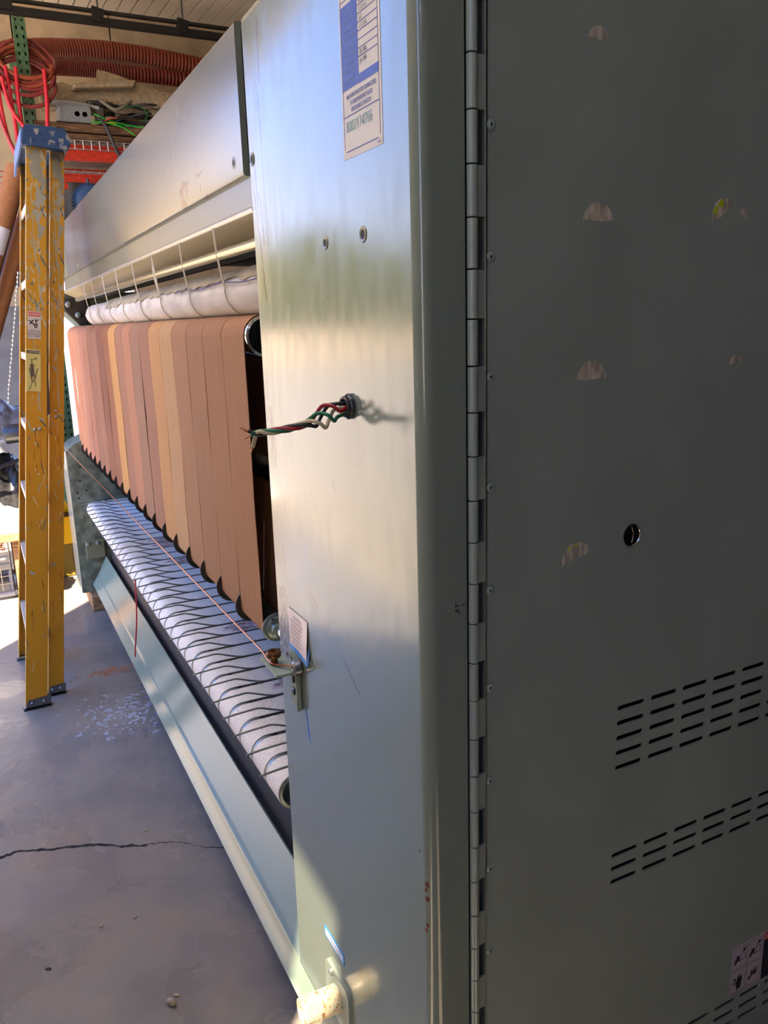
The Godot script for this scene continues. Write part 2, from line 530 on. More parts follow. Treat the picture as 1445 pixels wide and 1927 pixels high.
func ironer() -> void:
	var R := thing("flatwork_ironer", "long grey-green flatwork ironer with brown canvas ribbons, filling the right of the photo", "laundry machine", Vector3(0.5, 0, -1.9))
	# ---- end cabinet: C-shaped shell, round at the near vertical corner
	var W := 768
	var H := 2048
	var im := Image.create(W, H, false, Image.FORMAT_RGB8)
	var base := Color(0.49, 0.53, 0.48)
	im.fill(base)
	var at := func(y: float, z: float) -> Vector2: return Vector2((z + 0.61) / 0.63 * W, (2.13 - y) / 2.13 * H)
	var rust := Color(0.20, 0.10, 0.10)
	var scr := Color(0.34, 0.34, 0.36)
	for i in 380:   # faint vertical brush streaks
		var p: Vector2 = at.call(rnd(0.2, 2.1), rnd(-0.6, -0.03))
		var k := rnd(-0.04, 0.045)
		stroke(im, p, p + Vector2(rnd(-3, 3), rnd(20, 190)), 1.0, Color(base.r + k, base.g + k, base.b + k))
	for s in [[1.98, -0.545, 1.73, -0.535], [2.09, -0.53, 1.99, -0.532], [1.90, -0.585, 1.78, -0.575], [1.80, -0.588, 1.70, -0.57], [1.70, -0.57, 1.64, -0.563], [1.83, -0.567, 1.74, -0.556], [1.86, -0.60, 1.80, -0.59]]:
		stroke(im, at.call(s[0], s[1]), at.call(s[2], s[3]), 4.5, rust if s[0] < 1.95 else scr, 1.5)
	for s in [[1.30, -0.55, 1.24, -0.52], [1.24, -0.46, 1.20, -0.43], [1.13, -0.43, 1.08, -0.33], [1.33, -0.40, 1.27, -0.36], [1.20, -0.56, 1.13, -0.545], [1.28, -0.5, 1.26, -0.47], [1.36, -0.3, 1.33, -0.28], [1.06, -0.3, 1.0, -0.2]]:
		stroke(im, at.call(s[0], s[1]), at.call(s[2], s[3]), 1.2, scr, 0.8)
	for i in 26:
		var p: Vector2 = at.call(rnd(1.36, 1.46), rnd(-0.603, -0.565))
		stroke(im, p, p + Vector2(rnd(-4, 4), rnd(6, 40)), rnd(1, 4), Color(0.30, 0.20, 0.19), 1.5)
	for i in 170:
		var p: Vector2 = at.call(rnd(0.95, 1.1), rnd(-0.606, -0.545))
		stroke(im, p, p + Vector2(rnd(-5, 5), rnd(4, 22)), rnd(1, 5), Color(0.26, 0.20, 0.17).lerp(base, rnd(0, 0.6)), 2.0)
	for i in 40:
		var p: Vector2 = at.call(rnd(0.4, 1.5), rnd(-0.6, -0.05))
		stroke(im, p, p + Vector2(rnd(-9, 9), rnd(-9, 9)), 1.0, scr.lerp(base, rnd(0.2, 0.8)))
	for q in [[0.80, -0.012, 4.0], [0.79, -0.014, 3.0], [0.775, -0.012, 4.0], [0.73, -0.012, 3.0], [0.72, -0.015, 3.0], [1.63, -0.3, 1.5], [0.845, -0.03, 2.0]]:
		blob(im, at.call(q[0], q[1]), Vector2(q[2], q[2] * 1.2), Color(0.42, 0.24, 0.14))
	for i in 40:   # ring scratched round the cable entry
		var a := lerpf(0.1, PI - 0.1, i / 40.0)
		var p: Vector2 = at.call(1.475 - sin(a) * 0.085, -0.205 + cos(a) * 0.05)
		stroke(im, p, p + Vector2(2, 1), 1.2, Color(0.46, 0.44, 0.40))
	M.face = tex_mat(im, 0.19, 0.05)
	M.face.metallic_specular = 0.6
	M.face.roughness_texture = noise_tex(0.03, [[0.3, g(0.7)], [0.7, g(1.0)]], 512, 5, 9)
	M.face.heightmap_enabled = false
	var r := 0.019
	var out := PackedVector2Array([Vector2(0, -0.61)])
	out.append_array(arc(Vector2(r, -r), r, PI, PI * 0.5, 8))
	out.append_array(PackedVector2Array([Vector2(0.0655, 0), Vector2(0.0655, -0.02), Vector2(0.03, -0.02), Vector2(0.03, -0.59), Vector2(1.08, -0.59), Vector2(1.08, 0.0), Vector2(1.10, 0), Vector2(1.10, -0.61)]))
	var shell := MB.new()
	var k := out.size()
	var ys := [0.0, 2.108]
	var rows: Array = []
	for i in 7:
		var a := PI * 0.5 * i / 6.0
		rows.append([2.106 + 0.02 * sin(a), 0.02 * (1.0 - cos(a)), a])
	rows.push_front([0.0, 0.0, 0.0])
	var nrm := PackedVector2Array()
	for i in k:
		var e0 := (out[i] - out[(i + k - 1) % k]).normalized()
		var e1 := (out[(i + 1) % k] - out[i]).normalized()
		var d := Vector2(-(e0.y), e0.x) if e0.dot(e1) < 0.5 else (Vector2(-e0.y, e0.x) + Vector2(-e1.y, e1.x)).normalized()
		nrm.append(d)
	var uvof := func(p: Vector3) -> Vector2: return Vector2(clampf((p.z + 0.61) / 0.63, 0.002, 0.998), (2.13 - p.y) / 2.13)
	for j in rows.size() - 1:
		for i in k:
			var i2 := (i + 1) % k
			var e := (out[i2] - out[i]).normalized()
			var en := Vector2(-e.y, e.x)
			var n1 := nrm[i] if nrm[i].dot(en) > 0.8 else en
			var n2 := nrm[i2] if nrm[i2].dot(en) > 0.8 else en
			var q: Array[Vector3] = []
			var nn: Array[Vector3] = []
			for w: Array in [[i, j, n1], [i2, j, n2], [i2, j + 1, n2], [i, j + 1, n1]]:
				var p2: Vector2 = out[w[0]]
				var rw: Array = rows[w[1]]
				if w[0] >= 1 and w[0] <= 9: p2 -= w[2] * rw[1]
				elif w[0] == 0: p2 -= Vector2(-rw[1], 0)
				q.append(Vector3(p2.x, rw[0], p2.y))
				nn.append(Vector3(w[2].x * cos(rw[2]), sin(rw[2]), w[2].y * cos(rw[2])))
			shell.tri(q[0], q[1], q[2], nn[0], nn[1], nn[2], uvof.call(q[0]), uvof.call(q[1]), uvof.call(q[2]))
			shell.tri(q[0], q[2], q[3], nn[0], nn[2], nn[3], uvof.call(q[0]), uvof.call(q[2]), uvof.call(q[3]))
	var cab := obj("end_cabinet", shell, M.face, R)
	obj("cabinet_top", MB.new().box(Vector3(0.56, 2.115, -0.305), Vector3(1.08, 0.02, 0.57)), M.paint, R)
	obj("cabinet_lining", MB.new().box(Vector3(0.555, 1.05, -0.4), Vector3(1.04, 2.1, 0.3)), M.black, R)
	# small drilled holes in the front of the cabinet
	for h in [[1.715, -0.28, 0.0055, 0.0], [1.714, -0.15, 0.0065, 1.0], [1.886, -0.595, 0.007, 1.0]]:
		var m := MB.new()
		m.lathe(Vector3(0.0005, h[0], h[1]), -X, PackedVector2Array([Vector2(h[2] * 1.8, 0), Vector2(h[2] * 1.5, 0.002), Vector2(h[2], 0.0015), Vector2(h[2], 0.0006)]), 20)
		var hh := obj("hole_rim", m, M.trim, R)
		obj("hole", MB.new().lathe(Vector3(0.0005, h[0], h[1]), -X, PackedVector2Array([Vector2(h[2] * 1.02, 0), Vector2(h[2] * 1.02, 0.0012), Vector2(0, 0.0012)]), 20), M.black, hh)
	door(R)
	header(R)
	ribbons(R)
	belts(R)
	frame(R)
	fittings(R)
	rating_label(R)

func door(R: Node3D) -> void:
	var zf := 0.0
	var D := Node3D.new()
	D.name = "access_door"
	R.add_child(D, true)
	var x0 := 0.0945
	var x1 := 1.075
	var m := MB.new()
	var fl := func(a: float, b: float, y0: float, y1: float) -> void:
		m.quad(Vector3(a, y0, zf), Vector3(b, y0, zf), Vector3(b, y1, zf), Vector3(a, y1, zf), Z)
	# groups of louvre slots: [left end x, columns, first row y, rows, row pitch]
	var px := 0.0703
	var groups := [[0.345, 9, 0.996, 5, 0.0262], [0.345, 9, 0.7295, 3, 0.0252], [0.553, 7, 0.2885, 3, 0.0262]]
	var y_top := 2.09
	for gr in groups:
		var gx0: float = gr[0] - 0.008
		var gx1: float = gx0 + gr[1] * px
		var gy1: float = gr[2] + gr[4] * 0.5
		var gy0: float = gy1 - gr[3] * gr[4]
		fl.call(x0, x1, gy1, y_top)
		fl.call(x0, gx0, gy0, gy1)
		fl.call(gx1, x1, gy0, gy1)
		for a in gr[1]:
			for b in gr[3]:
				m.slot_cell(Vector3(gx0 + (a + 0.5) * px, gr[2] - b * gr[4], zf), X, Y, px, gr[4], 0.0565, 0.0085, 0.003)
		y_top = gy0
	fl.call(x0, x1, 0.05, y_top)
	# hem round the door
	m.box(Vector3(x0 + 0.002, 1.07, zf - 0.012), Vector3(0.004, 2.04, 0.024))
	m.box(Vector3(x1 - 0.002, 1.07, zf - 0.012), Vector3(0.004, 2.04, 0.024))
	obj("door_panel", m, M.paint, D)
	# piano hinge: knuckles by turns on the cabinet and on the door
	var ks := [1.962, 1.901, 1.84, 1.78, 1.7195, 1.659, 1.599, 1.541, 1.482, 1.425, 1.366, 1.309, 1.251, 1.194, 1.136, 1.079, 1.02, 0.962]
	for i in 14: ks.append(0.962 - 0.0581 * (i + 1))
	ks.push_front(2.022); ks.push_front(2.082)
	for i in ks.size() - 1:
		var a: float = ks[i]
		var b: float = ks[i + 1]
		var kn := MB.new()
		kn.lathe(Vector3(0.0755, b + 0.0009, 0.0005), Y, PackedVector2Array([Vector2(0, 0), Vector2(0.0064, 0), Vector2(0.007, 0.0006), Vector2(0.007, a - b - 0.0024), Vector2(0.0064, a - b - 0.0018), Vector2(0, a - b - 0.0018)]), 20)
		if i % 2 == 1:   # leaf side: the plate runs on to the door edge
			kn.prism(PackedVector2Array([Vector2(0.076, 0.0074), Vector2(0.081, 0.0045), Vector2(0.0935, 0.0026), Vector2(0.0935, 0.0), Vector2(0.076, 0.0)]), X, Z, Y, b + 0.0009, a - 0.0009)
		obj("hinge_knuckle", kn, M.knuckle, D)
	obj("hinge_leaf", MB.new().box(Vector3(0.0935, 1.07, 0.0012), Vector3(0.0016, 2.04, 0.0036), 0.0005), M.trim, D)
	for y in [1.976, 1.826, 1.674, 1.526, 1.38, 1.236, 1.091, 0.944, 0.797, 0.651, 0.505, 0.358, 0.21]:
		var rv := MB.new()
		rv.lathe(Vector3(0.103, y, 0.0), Z, PackedVector2Array([Vector2(0.0062, 0), Vector2(0.006, 0.0012), Vector2(0.0042, 0.0024), Vector2(0.0026, 0.0026), Vector2(0.0022, 0.001), Vector2(0, 0.001)]), 18)
		var ro := obj("rivet", rv, M.knuckle, D)
		obj("rivet_hole", MB.new().lathe(Vector3(0.103, y, 0.001), Z, PackedVector2Array([Vector2(0.0016, 0.0004), Vector2(0, 0.0004)]), 10), M.black, ro)
	# round lock opening
	var lk := MB.new()
	lk.lathe(Vector3(0.356, 1.277, 0), Z, PackedVector2Array([Vector2(0.0185, 0), Vector2(0.0182, 0.0012), Vector2(0.0165, 0.002), Vector2(0.0155, 0.0005), Vector2(0.0150, 0.0004)]), 32)
	var lo := obj("lock_ring", lk, M.chrome, D)
	obj("lock_core", MB.new().lathe(Vector3(0.356, 1.277, 0.0002), Z, PackedVector2Array([Vector2(0.0155, 0), Vector2(0.0155, 0.0006), Vector2(0, 0.0006)]), 32), mat(Color(0.012, 0.014, 0.016), 0.35), lo)
	obj("lock_cam", MB.new().tube(spline([Vector3(0.356, 1.29, 0.0008), Vector3(0.3595, 1.279, 0.0012), Vector3(0.357, 1.266, 0.0008)], 5), 0.0008, 6), M.chrome, lo)
	# scraps of peeled round stickers
	var sc := mottle(mat(Color(0.80, 0.75, 0.66), 0.8), Vector3(6, 2, 6), 0.72, 0.02)
	var yel := mat(Color(0.72, 0.76, 0.05), 0.7)
	for q in [[0.2735, 1.729, 0.0265, 0.0, 0.0], [0.27, 1.522, 0.0265, 0.0, 0.0], [0.253, 1.266, 0.0265, 0.25, 1.0], [0.508, 1.744, 0.024, 0.5, 2.0], [0.265, 1.942, 0.017, -0.1, 0.0], [0.554, 1.526, 0.013, 0.1, 0.0], [0.548, 1.738, 0.011, -0.5, 0.0]]:
		var pl := PackedVector2Array()
		var bt := PackedVector2Array()
		for i in 15:
			var a := PI * i / 14.0
			pl.append(Vector2(cos(a), sin(a)) * q[2] * rnd(0.97, 1.03))
		for i in 8:
			var f := i / 7.0
			bt.append(Vector2(lerpf(-0.9, 0.9, f) * q[2], q[2] * rnd(0.02, 0.15)))
		pl.append_array(bt)
		var mm := MB.new()
		mm.t = Transform3D(Basis(Z, q[3]), Vector3(q[0], q[1] - q[2] * 0.4, 0))
		mm.prism(pl, X, Y, Z, 0.0, 0.0004)
		var so := obj("sticker_scrap", mm, sc, D)
		if q[4] > 0.0:
			for u: Vector2 in ([Vector2(-0.35, 0.85), Vector2(0.15, 0.9)] if q[4] < 1.5 else [Vector2(-0.5, 0.68), Vector2(0.05, 0.84)]):
				var ym := MB.new()
				ym.t = mm.t
				var sz := 0.12 if q[4] < 1.5 else 0.3
				ym.prism(PackedVector2Array([u + Vector2(-sz, -sz * 0.4), u + Vector2(0, -sz * 1.3), u + Vector2(sz, 0.02), u + Vector2(sz * 0.3, sz * 0.33), u + Vector2(-sz * 0.6, sz * 0.1)]) * Transform2D().scaled(Vector2.ONE * q[2]), X, Y, Z, 0.0003, 0.0006)
				obj("yellow_remnant", ym, yel, so)
	# warning sign with four pictograms and its red and black text block
	var S := obj("warning_sign", MB.new().box(Vector3(0.735, 0.3575, 0.0004), Vector3(0.146, 0.108, 0.0008)), mat(Color(0.70, 0.66, 0.68), 0.5), D)
	var ink: Material = M.ink
	for i in 2:
		for j in 2:
			var c := Vector3(0.6835 + i * 0.0415, 0.384 - j * 0.0535, 0.0008)
			var fr := MB.new()
			for e in [[Vector3(0, 0.0245, 0), Vector3(0.038, 0.0007, 0.0003)], [Vector3(0, -0.0245, 0), Vector3(0.038, 0.0007, 0.0003)], [Vector3(0.0187, 0, 0), Vector3(0.0007, 0.049, 0.0003)], [Vector3(-0.0187, 0, 0), Vector3(0.0007, 0.049, 0.0003)]]: fr.box(c + e[0], e[1])
			obj("sign_frame", fr, ink, S)
			var g2 := MB.new()
			g2.t = Transform3D(Basis(), c)
			if i == 1 and j == 1:
				g2.prism(PackedVector2Array([Vector2(-14, -12), Vector2(-11, -3), Vector2(-7, -6), Vector2(-6, 11), Vector2(-1, 1), Vector2(4, 15), Vector2(5, 0), Vector2(13, 12), Vector2(9, -4), Vector2(5, -7), Vector2(2, -2), Vector2(-3, -6), Vector2(-7, -8), Vector2(-9, -13)]) * Transform2D().scaled(Vector2.ONE * 0.001), X, Y, Z, 0, 0.0004)
			elif j == 1:
				g2.prism(PackedVector2Array([Vector2(-4, -20), Vector2(7, -18), Vector2(9, -6), Vector2(10, 4), Vector2(8, 12), Vector2(6, 4), Vector2(5, 15), Vector2(3, 5), Vector2(1, 16), Vector2(0, 4), Vector2(-3, 13), Vector2(-4, -1), Vector2(-8, 0), Vector2(-5, -10)]) * Transform2D().scaled(Vector2.ONE * 0.001), X, Y, Z, 0, 0.0004)
				g2.prism(PackedVector2Array([Vector2(-15, 10), Vector2(-7, 6), Vector2(-10, -4), Vector2(-6, -8), Vector2(-13, -6), Vector2(-11, 3)]) * Transform2D().scaled(Vector2.ONE * 0.001), X, Y, Z, 0, 0.0004)
			else:
				g2.prism(PackedVector2Array([Vector2(-15, -12), Vector2(-14, -4), Vector2(-9, 2), Vector2(-12, 5), Vector2(-2, 5), Vector2(-1, -4), Vector2(3, -11), Vector2(-3, -7), Vector2(-8, -8), Vector2(-12, -13)]) * Transform2D().scaled(Vector2.ONE * 0.001), X, Y, Z, 0, 0.0004)
				var ring := PackedVector3Array()
				for a in 20: ring.append(Vector3(0.0085 + cos(TAU * a / 20) * 0.0062, 0.0 + sin(TAU * a / 20) * 0.0085, 0.0002))
				if i == 1: g2.tube(ring, 0.0006, 4, true)
				else:
					for a in range(0, 20, 3): g2.box(ring[a], Vector3(0.0022, 0.0022, 0.0004))
				g2.prism(PackedVector2Array([Vector2(6, 10), Vector2(9, 21), Vector2(11, 15), Vector2(16, 20), Vector2(13, 11), Vector2(10, 12)]) * Transform2D().scaled(Vector2.ONE * 0.001), X, Y, Z, 0, 0.0004)
			obj("pictogram", g2, ink, S)
	obj("sign_red_band", MB.new().box(Vector3(0.7785, 0.402, 0.0009), Vector3(0.058, 0.017, 0.0006)), mat(Color(0.75, 0.02, 0.04), 0.5), S)
	obj("sign_text_block", MB.new().box(Vector3(0.7785, 0.3485, 0.0009), Vector3(0.058, 0.09, 0.0006)), M.ink, S)
	text("sign_word", "DANGER", 0.014, Vector3(0.7785, 0.402, 0.0014), Basis(), M.label, S)

func header(R: Node3D) -> void:
	# long front cover above the feed opening
	var W := 2048
	var H := 256
	var im := Image.create(W, H, false, Image.FORMAT_RGB8)
	var base := Color(0.43, 0.45, 0.42)
	im.fill(base)
	for i in 1600:
		var k := rnd(-0.02, 0.02)
		var p := Vector2(rnd(0, W), rnd(0, H))
		stroke(im, p, p + Vector2(rnd(-1, 1), rnd(10, 90)), 1.0, Color(base.r + k, base.g + k, base.b + k))
	var at := func(y: float, z: float) -> Vector2: return Vector2((z + 3.65) / 3.0 * W, (2.125 - y) / 0.257 * H)
	var rust := Color(0.20, 0.08, 0.07)
	for q in [[1.920, -1.10, 17.0, 5.0], [1.908, -1.13, 9.0, 8.0], [1.921, -0.965, 14.0, 3.0], [1.882, -1.12, 9.0, 7.0], [1.876, -1.10, 6.0, 5.0], [1.893, -0.96, 3.0, 5.0], [1.87, -0.92, 8.0, 2.0], [1.905, -1.08, 6.0, 6.0]]:
		blob(im, at.call(q[0], q[1]), Vector2(q[2], q[3]) * 1.35, rust, 0.7)
	for i in 90:
		var p: Vector2 = at.call(rnd(1.88, 2.12), rnd(-1.9, -0.66))
		stroke(im, p, p + Vector2(rnd(-14, 14), rnd(5, 40)), 1.0, Color(0.42, 0.42, 0.44).lerp(base, rnd(0, 0.7)))
	var hm := tex_mat(im, 0.22, 0.1)
	hm.metallic_specular = 0.6
	var b := 0.006
	var m := MB.new()
	var pr := PackedVector2Array([Vector2(0.6, 2.125)])
	pr.append_array(arc(Vector2(b, 2.125 - b), b, PI * 0.5, PI, 4))
	pr.append_array(arc(Vector2(b, 1.868 + b), b, PI, PI * 1.5, 4))
	pr.append_array(PackedVector2Array([Vector2(0.02, 1.868), Vector2(0.02, 1.885), Vector2(0.012, 1.885), Vector2(0.012, 2.11), Vector2(0.6, 2.11)]))
	m.prism(pr, X, Y, Z, -3.65, -0.652)
	for i in m.v.size(): m.uv[i] = Vector2((m.v[i].z + 3.65) / 3.0, (2.125 - m.v[i].y) / 0.257)
	obj("header_cover", m, hm, R)
	for q in [[1.899, -0.706], [1.889, -3.2]]:
		var ho := obj("screw_hole", MB.new().lathe(Vector3(0.0, q[0], q[1]), -X, PackedVector2Array([Vector2(0.011, 0), Vector2(0.009, 0.001), Vector2(0.006, 0.0008)]), 18), M.trim, R)
		obj("screw_slot", MB.new().lathe(Vector3(-0.0002, q[0], q[1]), -X, PackedVector2Array([Vector2(0.0062, 0.0), Vector2(0.0062, 0.0006), Vector2(0, 0.0006)]), 14), M.black, ho)
	obj("header_end_cover", MB.new().box(Vector3(0.3, 1.995, -3.81), Vector3(0.6, 0.255, 0.30), 0.005), M.trim, R)
	obj("trim_panel", MB.new().box(Vector3(0.014, 1.845, -2.285), Vector3(0.004, 0.09, 3.33)), M.trim, R)
	obj("lip", MB.new().prism(PackedVector2Array([Vector2(0.0, 1.803), Vector2(0.002, 1.8), Vector2(0.016, 1.8), Vector2(0.016, 1.811), Vector2(0.002, 1.811), Vector2(0.0, 1.808)]), X, Y, Z, -3.95, -0.614), mat(Color(0.72, 0.70, 0.64), 0.25, 0.4), R)
	obj("soffit_plate", MB.new().prism(PackedVector2Array([Vector2(0.003, 1.803), Vector2(0.085, 1.762), Vector2(0.085, 1.757), Vector2(0.001, 1.799)]), X, Y, Z, -3.95, -0.614), mat(Color(0.74, 0.69, 0.56), 0.28, 0.0), R)
	obj("tape_rod", MB.new().tube(PackedVector3Array([Vector3(0.012, 1.747, -0.60), Vector3(0.012, 1.747, -3.46)]), 0.0105, 16), mat(Color(0.70, 0.68, 0.55), 0.2, 0.7), R)
	# padded cloth roll hanging behind the tapes
	var f := FastNoiseLite.new()
	f.seed = 5; f.frequency = 3.0
	var c := Vector2(0.062, 1.667)
	obj("cloth_roll", MB.new().sheet(90, 28, func(u, v):
		var z := lerpf(-3.33, -0.60, u)
		var a: float = TAU * v
		var fall := smoothstep(0.0, 0.03, u)
		var r: float = (0.047 + 0.003 * f.get_noise_2d(z * 1.2, sin(a) + cos(a))) * sqrt(fall * 0.98 + 0.02)
		return Vector3(c.x + cos(a) * r, c.y + sin(a) * r, z)), M.cloth, R)
	obj("cloth_flap", MB.new().sheet(80, 12, func(u, v):
		var z := lerpf(-2.6, -0.60, u)
		var edge: float = PI + 0.16 - 0.28 * f.get_noise_1d(z * 3.0) + 0.35 * (1.0 - u) * (1.0 - u) - 0.75
		var a := lerpf(0.35, edge, v)
		var r: float = 0.0495 + 0.003 * f.get_noise_2d(z * 1.2, sin(a) + cos(a)) + 0.003 * sin(v * PI)
		return Vector3(c.x + cos(a) * r, c.y + sin(a) * r, z), 0.0015), M.flap, R)
	var pts := PackedVector3Array()
	for i in 20:
		var z := lerpf(-1.35, -0.6, i / 19.0)
		pts.append(Vector3(c.x + cos(PI - 0.42) * 0.0515, c.y + sin(PI - 0.42) * 0.0515 + 0.003 * sin(i * 0.7), z))
	obj("hem_stripe", MB.new().tube(pts, 0.0016, 6), mat(Color(0.42, 0.38, 0.52), 0.9), R)
	# tapes that hang from the header and tie the cloth roll
	for z in [-0.879, -1.192, -1.535, -1.844, -2.17, -2.486, -2.797, -3.074]:
		var tm := MB.new()
		var wide := 0.012 if absf(z + 1.535) < 0.01 else 0.0
		tm.sheet(16, 1, func(u, v):
			var w := 0.0035 + wide * pow(sin(u * PI), 3.0)
			var y := lerpf(1.801, 1.682, u)
			return Vector3(-0.001 + 0.014 * u * u + 0.002 * (v - 0.5), y, z + (v - 0.5) * 2.0 * w + 0.006 * u), 0.0008)
		var p2: Array = []
		for i in 8:
			var a := lerpf(PI - 0.3, PI + 1.5, i / 7.0)
			p2.append(Vector3(c.x + cos(a) * 0.0505, c.y + sin(a) * 0.0505, z + 0.006 + 0.035 * (i / 7.0)))
		tm.tube(spline(p2, 3), 0.0016, 6)
		obj("hanging_tape", tm, M.tape, R)

func ribbons(R: Node3D) -> void:
	# ironing cylinder and dark back sheet seen through the gap
	obj("ironing_cylinder", MB.new().lathe(Vector3(0.60, 1.18, -3.9), Z, PackedVector2Array([Vector2(0, 0), Vector2(0.46, 0), Vector2(0.47, 0.01), Vector2(0.47, 3.2), Vector2(0.46, 3.21), Vector2(0.1, 3.22), Vector2(0, 3.22)]), 64), mat(Color(0.16, 0.12, 0.12), 0.22, 0.6), R)
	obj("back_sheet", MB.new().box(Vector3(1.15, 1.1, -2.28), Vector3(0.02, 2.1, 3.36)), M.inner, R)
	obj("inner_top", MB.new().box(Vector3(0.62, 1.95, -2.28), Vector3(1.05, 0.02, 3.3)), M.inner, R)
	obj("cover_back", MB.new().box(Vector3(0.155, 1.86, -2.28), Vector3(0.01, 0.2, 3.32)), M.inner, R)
	var roll := MB.new()
	var tc := Vector2(0.046, 1.577)
	roll.lathe(Vector3(tc.x, tc.y, -3.95), Z, PackedVector2Array([Vector2(0.0425, 0), Vector2(0.0425, 3.2), Vector2(0.0425, 3.226), Vector2(0.0415, 3.232), Vector2(0.0365, 3.234), Vector2(0.0350, 3.228), Vector2(0.0345, 3.2)]), 48)
	obj("ribbon_roller", roll, M.chrome, R)
	obj("roller_plug", MB.new().lathe(Vector3(tc.x, tc.y, -0.735), Z, PackedVector2Array([Vector2(0.0345, 0), Vector2(0.0345, 0.004), Vector2(0.012, 0.003), Vector2(0.011, 0.012), Vector2(0, 0.012)]), 32), mat(Color(0.05, 0.07, 0.06), 0.4, 0.3), R)
	obj("roller_axle", MB.new().tube(PackedVector3Array([Vector3(tc.x, tc.y, -0.74), Vector3(tc.x, tc.y, -0.60)]), 0.011, 16), M.darksteel, R)
	var bc := Vector2(0.030, 0.953)
	obj("lower_roller", MB.new().tube(PackedVector3Array([Vector3(bc.x, bc.y, -3.95), Vector3(bc.x, bc.y, -0.73)]), 0.0275, 24), M.rubber, R)
	var cols := [Color(0.600, 0.450, 0.325), Color(0.590, 0.445, 0.325), Color(0.580, 0.440, 0.325), Color(0.600, 0.462, 0.345), Color(0.680, 0.565, 0.430), Color(0.690, 0.540, 0.355), Color(0.560, 0.410, 0.325), Color(0.550, 0.425, 0.345), Color(0.640, 0.465, 0.355), Color(0.580, 0.430, 0.345), Color(0.740, 0.585, 0.375), Color(0.590, 0.420, 0.335), Color(0.565, 0.400, 0.335), Color(0.585, 0.425, 0.355), Color(0.545, 0.395, 0.325), Color(0.605, 0.430, 0.345), Color(0.575, 0.405, 0.335), Color(0.615, 0.445, 0.355), Color(0.635, 0.455, 0.355), Color(0.645, 0.460, 0.365)]
	var wv := noise_tex(0.012, [[0.25, g(0.95)], [0.75, g(1.0)]], 512, 3, 31)
	var weave := noise_tex(0.5, [], 512, 2, 32)
	for k in 20:
		var z1 := -0.727 - 0.1645 * k
		var z0 := z1 - 0.1612
		var off := 0.0 if k == 0 else rnd(0.0, 0.0022)
		var lean := rnd(-0.003, 0.003)
		var path := PackedVector2Array([Vector2(0.095, 1.30)])
		path.append_array(arc(tc, 0.0445 + off * 0.3, 0.0, PI, 20))
		for i in 10: path.append(Vector2(tc.x - 0.0445 + (off + 0.0009 * sin(i * 0.9 + k)) * sin((i + 1) / 11.0 * PI), lerpf(tc.y, bc.y, (i + 1) / 11.0)))
		path.append_array(arc(bc, 0.0285, PI, TAU, 12))
		path.append(Vector2(0.08, 1.25))
		var L := path.size() - 1
		var m := MB.new()
		m.sheet(L, 4, func(u, v):
			var p := path[int(round(u * L))]
			var ln := lean * clampf((tc.y - p.y) / 0.6, 0.0, 1.0)
			return Vector3(p.x + 0.0007 * sin(v * PI), p.y, lerpf(z0, z1, v) + ln), 0.0012)
		var rm := mat(Color(cols[k].r * 1.04, cols[k].g * 0.95, cols[k].b * 0.79), 0.85)
		rm.uv1_triplanar = true; rm.uv1_world_triplanar = true; rm.uv1_scale = Vector3(14, 0.5, 14)
		rm.uv1_offset = Vector3(rnd(), rnd(), rnd())
		rm.albedo_texture = wv
		rm.heightmap_enabled = true; rm.heightmap_texture = weave; rm.heightmap_scale = 0.02
		obj("canvas_ribbon", m, rm, R)
	var first: MeshInstance3D = null
	for k in 20:
		var z := -0.727 - 0.1645 * (k + 1) + 0.0011
		if first == null:
			first = obj("guide_disc", MB.new().lathe(Vector3(bc.x, bc.y, z - 0.0015), Z, PackedVector2Array([Vector2(0, 0), Vector2(0.0405, 0), Vector2(0.0415, 0.0006), Vector2(0.0415, 0.0024), Vector2(0.0405, 0.003), Vector2(0, 0.003)]), 40), M.rubber, R)
		else: copy_part(first, Z * (-0.1645 * k))
	# flange and shaft of the lower roller
	var fo := obj("shaft_flange", MB.new().lathe(Vector3(bc.x, bc.y, -0.724), Z, PackedVector2Array([Vector2(0, 0), Vector2(0.030, 0), Vector2(0.0325, 0.003), Vector2(0.0325, 0.006), Vector2(0.030, 0.008), Vector2(0.026, 0.0085), Vector2(0.025, 0.014), Vector2(0.0185, 0.018), Vector2(0.0175, 0.030), Vector2(0.013, 0.033), Vector2(0, 0.033)]), 40), mat(Color(0.42, 0.47, 0.45), 0.35, 0.3), R)
	obj("flange_key", MB.new().box(Vector3(0.018, 0.976, -0.706), Vector3(0.010, 0.006, 0.012), 0.001), M.steel, fo)
	obj("roller_shaft", MB.new().tube(PackedVector3Array([Vector3(bc.x, bc.y, -0.70), Vector3(bc.x, bc.y, -0.60)]), 0.0115, 20), M.chrome, R)

